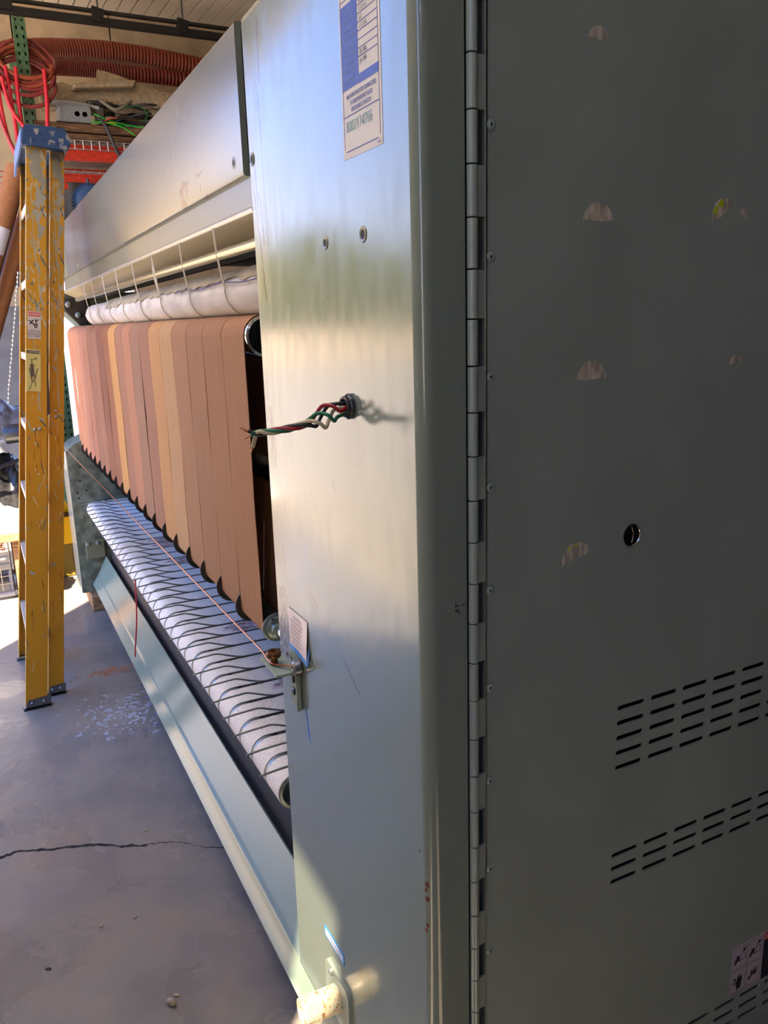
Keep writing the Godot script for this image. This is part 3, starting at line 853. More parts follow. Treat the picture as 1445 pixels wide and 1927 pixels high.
func belts(R: Node3D) -> void:
	var c := Vector2(0.032, 0.585)
	var roll := MB.new()
	roll.lathe(Vector3(c.x, c.y, -3.95), Z, PackedVector2Array([Vector2(0.042, 0), Vector2(0.042, 3.285), Vector2(0.041, 3.297), Vector2(0.035, 3.299), Vector2(0.034, 3.29), Vector2(0.033, 3.27), Vector2(0.010, 3.268), Vector2(0, 3.268)]), 44)
	obj("feed_roller", roll, M.zinc, R)
	var path := PackedVector2Array([Vector2(0.62, 0.6285)])
	for i in 6: path.append(Vector2(lerpf(0.55, 0.06, i / 5.0), 0.6288))
	path.append_array(arc(c, 0.0438, PI * 0.5, PI * 1.5, 22))
	path.append(Vector2(0.62, 0.541))
	var L := path.size() - 1
	var bm := MB.new()
	var z1 := -0.656
	bm.sheet(L, 3, func(u, v):
		var p := path[int(round(u * L))]
		return Vector3(p.x, p.y, lerpf(z1 - 0.083, z1, v)), 0.0018)
	var first := obj("feed_belt", bm, M.belt, R)
	# scorched variant
	var im := Image.create(512, 64, false, Image.FORMAT_RGB8)
	im.fill(Color(0.90, 0.87, 0.83))
	for i in 90:
		var fz := rnd()
		blob(im, Vector2(76 + rng.randfn(0, 5), rnd(2, 62)), Vector2(rnd(1, 3), rnd(2, 6)), Color(0.80, 0.74, 0.73).lerp(Color(0.50, 0.36, 0.32), fz * fz), 0.3)
	var sm := tex_mat(im, 0.95)
	for k in range(1, 34):
		copy_part(first, Z * (-0.0985 * k), sm if k in [4, 9, 18, 21, 22] else null)
	var ff: MeshInstance3D = null
	for k in 35:
		var z := -0.648 - 0.0985 * k
		if ff == null:
			var p := spline([Vector3(-0.0525, 0.650, z), Vector3(-0.02, 0.653, z), Vector3(0.02, 0.655, z), Vector3(0.045, 0.654, z - 0.001), Vector3(0.08, 0.641, z - 0.002), Vector3(0.115, 0.631, z), Vector3(0.16, 0.628, z), Vector3(0.36, 0.628, z)], 5)
			var fm := MB.new()
			fm.tube(p, 0.0026, 8)
			ff = obj("guide_finger", fm, M.zinc, R)
		else: copy_part(ff, Z * (-0.0985 * k))
	obj("drip_sheet", MB.new().prism(PackedVector2Array([Vector2(0.10, 0.50), Vector2(0.075, 0.10), Vector2(0.08, 0.10), Vector2(0.105, 0.50)]), X, Y, Z, -3.94, -0.615), mat(Color(0.10, 0.10, 0.11), 0.6), R)
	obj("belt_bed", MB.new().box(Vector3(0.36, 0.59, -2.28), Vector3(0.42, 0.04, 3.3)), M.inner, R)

func frame(R: Node3D) -> void:
	# bent base rail along the foot of the machine
	var a := Vector2(0.063, 0.30)
	var b := Vector2(0.0045, 0.19)
	var d := Vector2(-0.027, 0.142)
	var cr := PackedVector2Array([a, b + (a - b).normalized() * 0.012, b + Vector2(0.0008, 0.003), b + Vector2(-0.0005, -0.003), b + (d - b).normalized() * 0.012, d])
	var pr := cr.duplicate()
	for i in cr.size(): pr.append(cr[cr.size() - 1 - i] + Vector2(0.0045, -0.0012))
	var lower := PackedVector2Array([Vector2(-0.0006, 0.1825), d, d + Vector2(0.0045, -0.0012), Vector2(-0.0006, 0.1745)])
	obj("base_rail", MB.new().prism(pr, X, Y, Z, -3.93, -0.613).prism(lower, X, Y, Z, -0.613, -0.52), M.rail, R)
	var tabo := obj("rail_tab", MB.new().box(Vector3(0.01, 0.352, -3.938), Vector3(0.104, 0.11, 0.012), 0.002), M.trim, R)
	for x in [-0.028, 0.026]: obj("bolt", MB.new().lathe(Vector3(x, 0.385, -3.932), Z, PackedVector2Array([Vector2(0.012, 0), Vector2(0.012, 0.006), Vector2(0.008, 0.011), Vector2(0, 0.012)]), 20), M.zinc, tabo)
	# far side frame
	var fm := mottle(mat(Color(0.44, 0.48, 0.41), 0.55, 0.0), Vector3(1.2, 1.2, 1.2), 0.7, 0.02)
	obj("far_side_frame", MB.new().prism(PackedVector2Array([Vector2(-0.082, 0.09), Vector2(-0.085, 0.934), Vector2(-0.045, 0.968), Vector2(0.03, 1.0), Vector2(0.08, 1.2), Vector2(0.08, 1.55), Vector2(0.066, 1.626), Vector2(-0.008, 1.705), Vector2(-0.008, 1.80), Vector2(1.16, 1.80), Vector2(1.16, 0.09)]), X, Y, Z, -4.22, -3.95), fm, R)
	obj("frame_edge", MB.new().box(Vector3(-0.0865, 0.512, -4.085), Vector3(0.006, 0.842, 0.27), 0.001), mat(Color(0.66, 0.68, 0.62), 0.25, 0.3), R)
	obj("end_bracket", MB.new().prism(PackedVector2Array([Vector2(-0.006, 1.77), Vector2(-0.004, 1.708), Vector2(0.064, 1.632), Vector2(0.11, 1.632), Vector2(0.11, 1.77)]), X, Y, Z, -3.952, -3.935), mat(Color(0.20, 0.17, 0.14), 0.6), R)
	for q in [[0.017, 1.738], [0.063, 1.681]]: obj("bolt", MB.new().lathe(Vector3(q[0], q[1], -3.936), Z, PackedVector2Array([Vector2(0.018, 0), Vector2(0.018, 0.008), Vector2(0.011, 0.016), Vector2(0, 0.018)]), 6, 0.99), M.zinc, R)
	for q in [[-0.03, 0.76], [-0.02, 0.84], [0.0, 0.70], [-0.05, 0.69], [-0.045, 0.66]]: obj("frame_hole", MB.new().lathe(Vector3(q[0], q[1], -3.9505), Z, PackedVector2Array([Vector2(0.006, 0), Vector2(0.006, 0.001), Vector2(0, 0.001)]), 12), M.black, R)

func fittings(R: Node3D) -> void:
	# copper capillary that runs along the feed edge to a thumb screw and nut
	var cp: Array = [Vector3(-0.115, 0.992, -3.93)]
	for i in range(1, 12): cp.append(Vector3(-0.115, 0.992, -3.93).lerp(Vector3(-0.0408, 0.9538, -0.64), i / 11.0 - 0.001))
	cp.append_array([Vector3(-0.0405, 0.9536, -0.625), Vector3(-0.0405, 0.9534, -0.61), Vector3(-0.0415, 0.953, -0.59), Vector3(-0.0435, 0.9525, -0.565), Vector3(-0.043, 0.952, -0.545), Vector3(-0.037, 0.952, -0.531), Vector3(-0.026, 0.955, -0.515), Vector3(-0.014, 0.957, -0.492)])
	obj("capillary", MB.new().tube(spline(cp, 8), 0.0019, 8), M.copper, R)
	var bk := MB.new()
	bk.box(Vector3(-0.003, 0.905, -0.520), Vector3(0.006, 0.085, 0.050), 0.001)
	bk.box(Vector3(-0.008, 0.905, -0.4935), Vector3(0.010, 0.085, 0.005), 0.001)
	bk.box(Vector3(-0.028, 0.944, -0.542), Vector3(0.046, 0.006, 0.10), 0.001)
	var bo := obj("capillary_bracket", bk, mat(Color(0.52, 0.57, 0.52), 0.65, 0.0), R)
	for y in [0.919, 0.893]: obj("bracket_bolt", MB.new().box(Vector3(-0.0075, y, -0.522), Vector3(0.006, 0.014, 0.014), 0.002), M.darksteel, bo)
	obj("thumb_screw", MB.new().lathe(Vector3(-0.036, 0.947, -0.545), Y, PackedVector2Array([Vector2(0.007, 0), Vector2(0.007, 0.014), Vector2(0.0135, 0.017), Vector2(0.0145, 0.019), Vector2(0.0145, 0.027), Vector2(0.013, 0.029), Vector2(0.005, 0.029), Vector2(0.004, 0.025), Vector2(0, 0.025)]), 28), M.brass, bo)
	obj("hex_nut", MB.new().lathe(Vector3(-0.003, 0.957, -0.488), -X, PackedVector2Array([Vector2(0.014, 0), Vector2(0.0155, 0.002), Vector2(0.0155, 0.014), Vector2(0.013, 0.016), Vector2(0.007, 0.0165), Vector2(0.006, 0.010), Vector2(0, 0.010)]), 6, 0.99), M.steel, bo)
	obj("blue_tape_scrap", MB.new().prism(PackedVector2Array([Vector2(-0.478, 0.875), Vector2(-0.468, 0.835), Vector2(-0.462, 0.806), Vector2(-0.472, 0.818)]), Z, Y, X, -0.0006, 0.0), mat(Color(0.2, 0.45, 0.85), 0.4), R)
	# paper notice under tape
	var pn := MB.new()
	pn.sheet(6, 6, func(u, v): return Vector3(-0.0012 - 0.006 * u * v * v, lerpf(1.062, 0.985, u * 0.99) , lerpf(-0.545, -0.443, v)), 0.0003)
	var po := obj("paper_notice", pn, mat(Color(0.86, 0.80, 0.78), 0.35), R)
	obj("tape_edge", MB.new().sheet(2, 6, func(u, v): return Vector3(-0.0016 - 0.0064 * v * v, lerpf(0.9855, 0.976, u), lerpf(-0.545, -0.436, v)), 0.0003), M.tapeblue, po)
	obj("tape_edge", MB.new().sheet(4, 2, func(u, v): return Vector3(-0.0016 - 0.006 * u, lerpf(1.01, 0.977, u), lerpf(-0.443, -0.437, v)), 0.0003), M.tapeblue, po)
	var fb := Basis(Z, Y, -X)
	var pale := mat(Color(0.60, 0.48, 0.46), 0.8)
	for i in 7:
		text("notice_line", ["ATTENTION", "before starting the", "machine read the", "operating manual and", "keep all covers closed", "disconnect the power", "before any service"][i], 0.0085, Vector3(-0.0018 - 0.0055 * (0.15 + i * 0.12) * 0.35, 1.049 - i * 0.0088, -0.496), fb, pale, po, false)
	# small taped label
	var lb := obj("tape_label", MB.new().box(Vector3(-0.0006, 0.400, -0.390), Vector3(0.0008, 0.023, 0.097)), M.tapeblue, R)
	obj("label_paper", MB.new().box(Vector3(-0.0010, 0.400, -0.390), Vector3(0.0008, 0.015, 0.088)), mat(Color(0.82, 0.84, 0.92), 0.4), lb)
	text("label_text", "CONDENSATE", 0.0105, Vector3(-0.0016, 0.400, -0.390), fb, mat(Color(0.25, 0.2, 0.4), 0.7), lb, false)
	# marker scribble by the hinge
	var sk := MB.new()
	for q in [[0.0475, 1.2255, 0.0012, 0.008], [0.0505, 1.2235, 0.005, 0.0012], [0.0490, 1.217, 0.005, 0.003], [0.0525, 1.2135, 0.0015, 0.005], [0.0595, 1.2235, 0.006, 0.0012]]: sk.box(Vector3(q[0], q[1], 0.0001), Vector3(q[2], q[3], 0.0003))
	obj("marker_scribble", sk, M.ink, R)
	# cable entry with four twisted wires
	var gl := MB.new()
	var gc := Vector3(0, 1.479, -0.211)
	gl.lathe(gc, -X, PackedVector2Array([Vector2(0.018, 0), Vector2(0.019, 0.0015), Vector2(0.019, 0.006), Vector2(0.018, 0.0075)]), 8, 0.99)
	gl.lathe(gc, -X, PackedVector2Array([Vector2(0.0155, 0.006), Vector2(0.0155, 0.012), Vector2(0.014, 0.0135), Vector2(0.012, 0.0125), Vector2(0.012, 0.003), Vector2(0, 0.003)]), 28)
	var go := obj("cable_gland", gl, mat(Color(0.30, 0.31, 0.31), 0.3, 0.7), R)
	var wc := [Color(0.12, 0.12, 0.13), Color(0.72, 0.68, 0.55), Color(0.06, 0.40, 0.27), Color(0.58, 0.08, 0.14)]
	var names := ["black_wire", "white_wire", "green_wire", "red_wire"]
	for w in 4:
		var p: Array = [Vector3(-0.004, 1.479 + [0.005, -0.002, -0.007, 0.001][w], -0.211 + [0.002, -0.003, 0.004, 0.001][w])]
		for i in 12:
			var f := (i + 1) / 12.0
			var ax := Vector3(-0.012 - 0.123 * f, 1.479 - 0.032 * f - 0.006 * sin(f * PI), -0.211 - 0.035 * f * f)
			var rr := 0.0045 * (1.0 - 0.45 * f) + 0.014 * maxf(0.0, 1.0 - absf(f - 0.22) * 4.5)
			var an := f * 11.0 + w * TAU / 4.0 + 0.6
			p.append(ax + Vector3(0, sin(an), cos(an)) * rr)
		p.append(p[p.size() - 1] + [Vector3(-0.012, 0.006, -0.006), Vector3(-0.005, -0.022, -0.012), Vector3(-0.010, -0.004, 0.001), Vector3(-0.006, 0.002, -0.004)][w])
		obj(names[w], MB.new().tube(spline(p, 5), 0.0029, 8), mat(wc[w], 0.4), go)
		var e: Vector3 = p[p.size() - 1]
		obj("bare_end", MB.new().tube(PackedVector3Array([e, e + (e - p[p.size() - 2]).normalized() * 0.012]), 0.0012, 6), M.copper, go)
	# gas pipe stub on a plate
	var pc := Vector3(0, 0.293, -0.372)
	var plm := MB.new()
	plm.prism(PackedVector2Array([Vector2(-0.43, 0.338), Vector2(-0.42, 0.346), Vector2(-0.33, 0.346), Vector2(-0.316, 0.334), Vector2(-0.316, 0.245), Vector2(-0.33, 0.235), Vector2(-0.43, 0.235)]), Z, Y, X, -0.007, 0.001)
	var pp := obj("pipe_plate", plm, M.paint, R)
	var prof := PackedVector2Array([Vector2(0.0265, 0), Vector2(0.027, 0.044)])
	for i in 9:
		prof.append(Vector2(0.0285, 0.045 + i * 0.0034)); prof.append(Vector2(0.0262, 0.0467 + i * 0.0034))
	prof.append_array([Vector2(0.026, 0.0775), Vector2(0.0215, 0.0785), Vector2(0.0205, 0.075), Vector2(0.0205, 0.01), Vector2(0, 0.01)])
	var pm := mat(Color(0.82, 0.79, 0.72), 0.4, 0.1)
	pm.uv1_triplanar = true; pm.uv1_world_triplanar = true; pm.uv1_scale = Vector3(12, 12, 12)
	pm.albedo_texture = noise_tex(0.02, [[0.24, Color(0.62, 0.36, 0.2)], [0.34, Color(0.9, 0.86, 0.78)], [0.7, Color(1, 1, 0.96)], [0.85, Color(0.66, 0.84, 0.92)]], 256, 3, 77)
	obj("pipe_stub", MB.new().lathe(pc - X * 0.006, -X, prof, 36), pm, pp)
	for q in [[0.338, -0.395], [0.25, -0.33]]: obj("plate_bolt", MB.new().lathe(Vector3(-0.006, q[0], q[1]), -X, PackedVector2Array([Vector2(0.0075, 0), Vector2(0.0075, 0.004), Vector2(0.005, 0.007), Vector2(0, 0.0075)]), 16), M.zinc, pp)

func rating_label(R: Node3D) -> void:
	# printed data label at the top of the cabinet face: z from -0.201 to -0.084
	var za := -0.2015
	var zb := -0.0835
	var y0 := 1.8145
	var y1 := 2.095
	var L := obj("rating_label", MB.new().box(Vector3(-0.0002, (y0 + y1) * 0.5, (za + zb) * 0.5), Vector3(0.0006, y1 - y0, zb - za)), M.label, R)
	var fb := Basis(Z, Y, -X)
	var line := func(name: String, ya: float, z0: float, z1: float, h: float, m: Material) -> void:
		obj(name, MB.new().box(Vector3(-0.0006, ya, (z0 + z1) * 0.5), Vector3(0.0004, h, z1 - z0)), m, L)
	var zc := -0.1465
	line.call("blue_field", 1.9485, za + 0.004, zc, 0.0995, M.blue)
	line.call("blue_band", 1.9035, zc, zb - 0.006, 0.011, M.blue)
	line.call("blue_band", 2.062, za + 0.004, zb - 0.006, 0.030, M.blue)
	for i in 9: line.call("rule_line", 1.9185 + (i + 1) * 0.0098, zc, zb - 0.006, 0.0009, M.blueink)
	for i in 3: line.call("rule_line", 2.004 + i * 0.009, za + 0.004, zb - 0.006, 0.0009, M.blueink)
	line.call("rule_line", 1.8665, za + 0.004, zb - 0.006, 0.0011, M.blueink)
	line.call("rule_line", 1.8235, za + 0.009, zb - 0.012, 0.0011, M.blueink)
	for z in [za + 0.005, zb - 0.0065]:
		obj("border_line", MB.new().box(Vector3(-0.0006, 1.955, z), Vector3(0.0004, 0.255, 0.0009)), M.blueink, L)
	var tx := func(s: String, h: float, y: float, z: float, m: Material, wd := 1.0, bold := true) -> void:
		text("label_text", s, h, Vector3(-0.0011, y, z), fb, m, L, bold, wd)
	tx.call("MACHINE MUST BE CONNECTED", 0.0072, 1.8895, -0.142, M.blueink, 0.8)
	tx.call("TO INDEPENDENT FUSED", 0.0072, 1.8810, -0.142, M.blueink, 0.8)
	tx.call("DISCONNECT SWITCH", 0.0072, 1.8725, -0.142, M.blueink, 0.8)
	tx.call("8002174766", 0.017, 1.8530, -0.150, mat(Color(0.36, 0.60, 0.62), 0.7), 0.85, false)
	var grey := mat(Color(0.42, 0.42, 0.46), 0.7)
	for q in [["208/230 VOLTS", 1.9995], ["60 HZ. 3 PH.", 1.9895], ["L.C.A.L.", 1.9798], ["L.C.", 1.9700], ["L.C.A.L.", 1.9602], ["JB. NO.", 1.9308], ["JA. NO.", 1.9210]]:
		tx.call(q[0], 0.0075, q[1] + 0.0022, zc + 0.004 + 0.0017 * q[0].length(), grey, 0.9)
	var pale := mat(Color(0.46, 0.54, 0.76), 0.7)
	var wds := ["MODEL", "SERIAL NO.", "VOLTAGE", "MOTOR AMPS", "HEATING", "CONTROL", "FUSE SIZE", "WIRE SIZE", "PRESSURE"]
	for i in 9: tx.call(wds[i], 0.0068, 1.9875 - i * 0.0098, -0.172, pale, 0.9)
	tx.call("78011", 0.004, 1.8185, -0.092, M.blueink)

func ladder() -> void:
	var L := thing("step_ladder", "paint-splashed yellow step ladder with blue top, closed and leaning on the machine", "ladder", Vector3(-0.40, 0, -2.98))
	# spattered rail paint
	var im := Image.create(256, 2048, false, Image.FORMAT_RGB8)
	im.fill(Color(0.76, 0.55, 0.10))
	for i in 170:
		var hi := rnd() < 0.62
		var p := Vector2(rnd(0, 256), rnd(0, 620) if hi else rnd(500, 1900))
		var c: Color = [Color(0.72, 0.70, 0.64), Color(0.60, 0.62, 0.58), Color(0.78, 0.72, 0.62), Color(0.58, 0.64, 0.64), Color(0.35, 0.40, 0.42)][rng.randi() % 5]
		if rnd() < 0.45: blob(im, p, Vector2(rnd(4, 14), rnd(2, 7)), c, 0.5)
		else: stroke(im, p, p + Vector2(rnd(-60, 80), rnd(8, 50)), rnd(3, 8), c, 1.5)
	for q in [[110, 40, 90, 22], [150, 95, 70, 30], [170, 180, 60, 34], [90, 80, 40, 26], [215, 130, 34, 36], [190, 290, 44, 24], [150, 240, 50, 20]]: blob(im, Vector2(q[0], q[1]), Vector2(q[2], q[3]), Color(0.64, 0.62, 0.57).lerp(Color(0.55, 0.53, 0.47), rnd()), 0.45)
	for q in [[60, 560, 190, 930], [100, 330, 220, 560], [60, 150, 130, 420]]: stroke(im, Vector2(q[0], q[1]), Vector2(q[2], q[3]), 6.0, Color(0.62, 0.66, 0.62), 1.5)
	for i in 14:
		var p := Vector2(rnd(40, 220), rnd(1000, 1700))
		stroke(im, p, p + Vector2(rnd(-10, 30), rnd(20, 60)), rnd(3, 7), Color(0.22, 0.24, 0.24) if i % 2 == 0 else Color(0.62, 0.16, 0.10), 1.0)
	var ym := tex_mat(im, 0.5)
	var alu := mottle(mat(Color(0.66, 0.65, 0.63), 0.5, 0.4), Vector3(5, 5, 5), 0.7, 0.04)
	# channel rail: web between the two x at bottom and top, flanges turned towards dz
	var rail := func(called: String, xb0: float, xb1: float, zb: float, yb: float, xt0: float, xt1: float, zt: float, yt: float, dz: float) -> MeshInstance3D:
		var m := MB.new()
		var t := 0.006
		var pf := PackedVector2Array([Vector2(0, 0), Vector2(1, 0), Vector2(1, 1), Vector2(1 - 0.06, 1), Vector2(1 - 0.06, 0.2), Vector2(0.06, 0.2), Vector2(0.06, 1), Vector2(0, 1)])
		var P := func(q: Vector2, top: bool) -> Vector3:
			return Vector3(lerpf(xt0, xt1, q.x), yt - 0.006 * q.x, zt + dz * q.y) if top else Vector3(lerpf(xb0, xb1, q.x), yb, zb + dz * q.y)
		for i in pf.size():
			var a := pf[i]
			var b := pf[(i + 1) % pf.size()]
			var e := b - a
			var nn := Vector3(e.y, 0.0, -e.x * signf(dz))
			var va := a.x
			var vb := b.x
			if absf(e.x) < 0.01:
				va = 0.02; vb = 0.1
			m.quad(P.call(a, false), P.call(b, false), P.call(b, true), P.call(a, true), nn, Vector2(va, 1), Vector2(vb, 1), Vector2(vb, 0), Vector2(va, 0))
		for top: bool in [false, true]:
			for tr in [[0, 1, 4], [0, 4, 5], [1, 2, 3], [1, 3, 4], [0, 5, 6], [0, 6, 7]]:
				var nn := Y if top else -Y
				m.tri(P.call(pf[tr[0]], top), P.call(pf[tr[1]], top), P.call(pf[tr[2]], top), nn, nn, nn)
		return obj(called, m, ym, L)
	var nf: MeshInstance3D = rail.call("front_rail", -0.478, -0.390, -2.69, 0.02, -0.190, -0.117, -2.79, 2.325, -0.032)
	rail.call("front_rail", -0.476, -0.385, -3.33, 0.02, -0.188, -0.109, -3.22, 2.335, 0.032)
	rail.call("rear_rail", -0.379, -0.313, -2.79, 0.02, -0.098, -0.045, -2.82, 2.335, -0.028)
	rail.call("rear_rail", -0.379, -0.313, -3.24, 0.02, -0.098, -0.045, -3.19, 2.335, 0.028)
	# feet
	var foot := func(x0: float, x1: float, z: float, dz: float) -> void:
		var m := MB.new()
		m.prism(PackedVector2Array([Vector2(x0 - 0.004, 0.004), Vector2(x1 + 0.004, 0.004), Vector2(x1 + 0.012, 0.052), Vector2(x0 + 0.012, 0.045)]), X, Y, Z, z + 0.001, z + 0.005)
		m.box(Vector3((x0 + x1) * 0.5, 0.008, z - dz * 0.012), Vector3(x1 - x0 + 0.014, 0.016, 0.034), 0.003)
		var fo := obj("foot", m, mat(Color(0.46, 0.47, 0.48), 0.4, 0.8), L)
		obj("foot_tread", MB.new().box(Vector3((x0 + x1) * 0.5, 0.002, z - dz * 0.012), Vector3(x1 - x0 + 0.02, 0.006, 0.038), 0.001), M.rubber, fo)
		for f: float in [0.25, 0.75]: obj("rivet", MB.new().lathe(Vector3(lerpf(x0, x1, f) + 0.003, 0.03, z + 0.005), Z, PackedVector2Array([Vector2(0.006, 0), Vector2(0.004, 0.003), Vector2(0, 0.004)]), 12), M.steel, fo)
	foot.call(-0.478, -0.383, -2.69, 1.0)
	foot.call(-0.379, -0.313, -2.79, 1.0)
	foot.call(-0.476, -0.385, -3.33, -1.0)
	foot.call(-0.379, -0.313, -3.24, -1.0)
	for s in range(1, 8):
		var f := s * 0.3 / 2.33
		var xc0 := lerpf(-0.470, -0.184, f)
		var xc1 := lerpf(-0.392, -0.114, f)
		var z0 := lerpf(-2.695, -2.795, f)
		var z1 := lerpf(-3.325, -3.215, f)
		var m := MB.new()
		m.prism(PackedVector2Array([Vector2(xc0, s * 0.3 + 0.012), Vector2(xc1, s * 0.3 - 0.0), Vector2(xc1 - 0.003, s * 0.3 - 0.028), Vector2(xc1 - 0.008, s * 0.3 - 0.028), Vector2(xc1 - 0.006, s * 0.3 - 0.006), Vector2(xc0 + 0.007, s * 0.3 + 0.004), Vector2(xc0 + 0.004, s * 0.3 - 0.018), Vector2(xc0 - 0.001, s * 0.3 - 0.018)]), X, Y, Z, z1, z0)
		var so := obj("step", m, mottle(mat(Color(0.80, 0.76, 0.72), 0.6), Vector3(5, 5, 5), 0.75, 0.04), L)
		obj("brace", MB.new().tube(PackedVector3Array([Vector3(xc0 + 0.03, s * 0.3 - 0.01, z1 + 0.16), Vector3(xc0 + 0.01, s * 0.3 - 0.16, z1 + 0.03)]), 0.006, 8), alu, so)
	# blue top cap
	var cp := MB.new()
	var tilt := Basis(Z, -0.13)
	cp.t = Transform3D(tilt, Vector3(-0.118, 2.335, 0))
	var cpo := PackedVector2Array([Vector2(-0.085, -0.032), Vector2(-0.083, 0.028), Vector2(-0.074, 0.042), Vector2(0.058, 0.054), Vector2(0.070, 0.050), Vector2(0.094, 0.012), Vector2(0.085, -0.020), Vector2(0.078, -0.024), Vector2(0.05, -0.027)])
	cp.prism(cpo, X, Y, Z, -3.27, -2.765)
	var im2 := Image.create(256, 256, false, Image.FORMAT_RGB8)
	im2.fill(Color(0.13, 0.27, 0.44))
	for i in 16: blob(im2, Vector2(rnd(10, 246), rnd(10, 246)), Vector2(rnd(4, 16), rnd(8, 30)), Color(0.72, 0.68, 0.62).lerp(Color(0.45, 0.47, 0.5), rnd()), 0.45)
	for i in 9: blob(im2, Vector2(rnd(10, 246), rnd(10, 246)), Vector2(7, 7), Color(0.10, 0.15, 0.2), 0.1)
	var cm := tex_mat(im2, 0.5)
	for i in cp.v.size():
		var q := tilt.inverse() * (cp.v[i] - Vector3(-0.118, 2.335, 0))
		cp.uv[i] = Vector2((q.x + 0.1) / 0.2 if absf(cp.n[i].z) > 0.5 else (cp.v[i].z + 3.3) / 0.55, 0.5 - q.y / 0.12)
	var co := obj("top_cap", cp, cm, L)
	var sk := MB.new()
	sk.t = Transform3D(tilt, Vector3(-0.118, 2.335, 0))
	sk.prism(PackedVector2Array([Vector2(-2.77, -0.03), Vector2(-2.77, 0.03), Vector2(-3.265, 0.03), Vector2(-3.265, -0.075), Vector2(-3.2, -0.085), Vector2(-3.12, -0.05), Vector2(-2.9, -0.045)]), Z, Y, X, -0.091, -0.084)
	obj("cap_skirt", sk, mat(Color(0.30, 0.42, 0.62), 0.5), co)
	# spreader bars between the two halves
	for z in [-2.80, -3.25]:
		obj("spreader_bar", MB.new().prism(PackedVector2Array([Vector2(-0.203, 1.66), Vector2(-0.192, 1.66), Vector2(-0.226, 1.26), Vector2(-0.240, 1.25)]), X, Y, Z, z - 0.005, z), mat(Color(0.42, 0.42, 0.43), 0.4, 0.7), L)
	# rivet heads
	for q in [[-0.296, 1.205, -2.738], [-0.275, 1.206, -2.738], [-0.2, 1.27, -2.804], [-0.202, 1.245, -2.804], [-0.075, 2.27, -2.818]]:
		obj("rivet", MB.new().lathe(Vector3(q[0], q[1], q[2]), Z, PackedVector2Array([Vector2(0.0075, -0.004), Vector2(0.007, 0.002), Vector2(0.004, 0.005), Vector2(0, 0.006)]), 14), M.steel, L)
	# warning stickers on the near front rail; the rail's web leans with the ladder
	var ru := Vector3(0.281, 2.305, -0.10).normalized()
	var rx := (X - ru * X.dot(ru)).normalized()
	var rb := Basis(rx, ru, rx.cross(ru))
	var sticker := func(called: String, c: Vector3, w: float, h: float, col: Color) -> MeshInstance3D:
		var m := MB.new()
		m.t = Transform3D(rb, c)
		m.box(Vector3(0, 0, 0.0005), Vector3(w, h, 0.001))
		return obj(called, m, mat(col, 0.6), L)
	var on := func(called: String, c: Vector3, x: float, y: float, w: float, h: float, m: Material, par: Node, rot := 0.0) -> void:
		var b := MB.new()
		b.t = Transform3D(rb, c) * Transform3D(Basis(Z, rot), Vector3(x, y, 0.0012))
		b.box(Vector3.ZERO, Vector3(w, h, 0.0004))
		obj(called, b, m, par)
	var wz := func(y: float) -> float: return lerpf(-2.69, -2.79, (y - 0.02) / 2.305) + 0.001
	var c1 := Vector3(-0.2465, 1.625, wz.call(1.625))
	var s1: MeshInstance3D = sticker.call("danger_sticker", c1, 0.050, 0.108, Color(0.78, 0.74, 0.72))
	var red := mat(Color(0.80, 0.25, 0.30), 0.6)
	on.call("red_band", c1, 0.0, 0.043, 0.046, 0.016, red, s1)
	text("sticker_word", "DANGER", 0.012, c1 + rb * Vector3(0, 0.043, 0.0016), rb, M.label, s1)
	for q in [[-0.010, 0.012, 0.022, 0.005, 0.9], [0.006, 0.014, 0.004, 0.022, 0.2], [-0.002, 0.004, 0.018, 0.005, -0.5], [0.010, -0.002, 0.004, 0.018, -0.15], [0.002, -0.004, 0.004, 0.016, 0.3], [0.012, 0.020, 0.012, 0.004, 0.6], [-0.016, 0.016, 0.010, 0.004, -0.4]]: on.call("pictogram", c1, q[0], q[1], q[2], q[3], M.ink, s1, q[4])
	for i in 4: text("sticker_line", ["FAILURE TO READ", "AND FOLLOW THESE", "INSTRUCTIONS MAY", "RESULT IN INJURY"][i], 0.0065, c1 + rb * Vector3(0, -0.022 - i * 0.0075, 0.0014), rb, M.ink, s1, true, 0.8)
	var c2 := Vector3(-0.2715, 1.445, wz.call(1.445))
	var s2: MeshInstance3D = sticker.call("caution_sticker", c2, 0.056, 0.170, Color(0.78, 0.74, 0.45))
	on.call("black_band", c2, 0.0, 0.074, 0.050, 0.012, M.ink, s2)
	text("sticker_word", "CAUTION", 0.010, c2 + rb * Vector3(0.002, 0.074, 0.0016), rb, M.label, s2)
	for q in [[0.0, 0.045, 0.030, 0.002, 0.1], [-0.006, 0.03, 0.003, 0.03, 0.0], [0.008, 0.05, 0.010, 0.003, 0.7], [-0.004, 0.0, 0.014, 0.05, 0.1], [0.010, -0.015, 0.004, 0.05, -0.25], [-0.010, -0.02, 0.004, 0.06, 0.2], [0.0, -0.028, 0.022, 0.003, 0.0], [-0.008, -0.058, 0.003, 0.05, -0.35], [0.006, -0.05, 0.003, 0.036, 0.1], [0.0, -0.045, 0.02, 0.002, -0.3], [0.0, 0.02, 0.016, 0.002, 0.0]]: on.call("pictogram", c2, q[0], q[1], q[2], q[3], mat(Color(0.35, 0.32, 0.24), 0.7), s2, q[4])

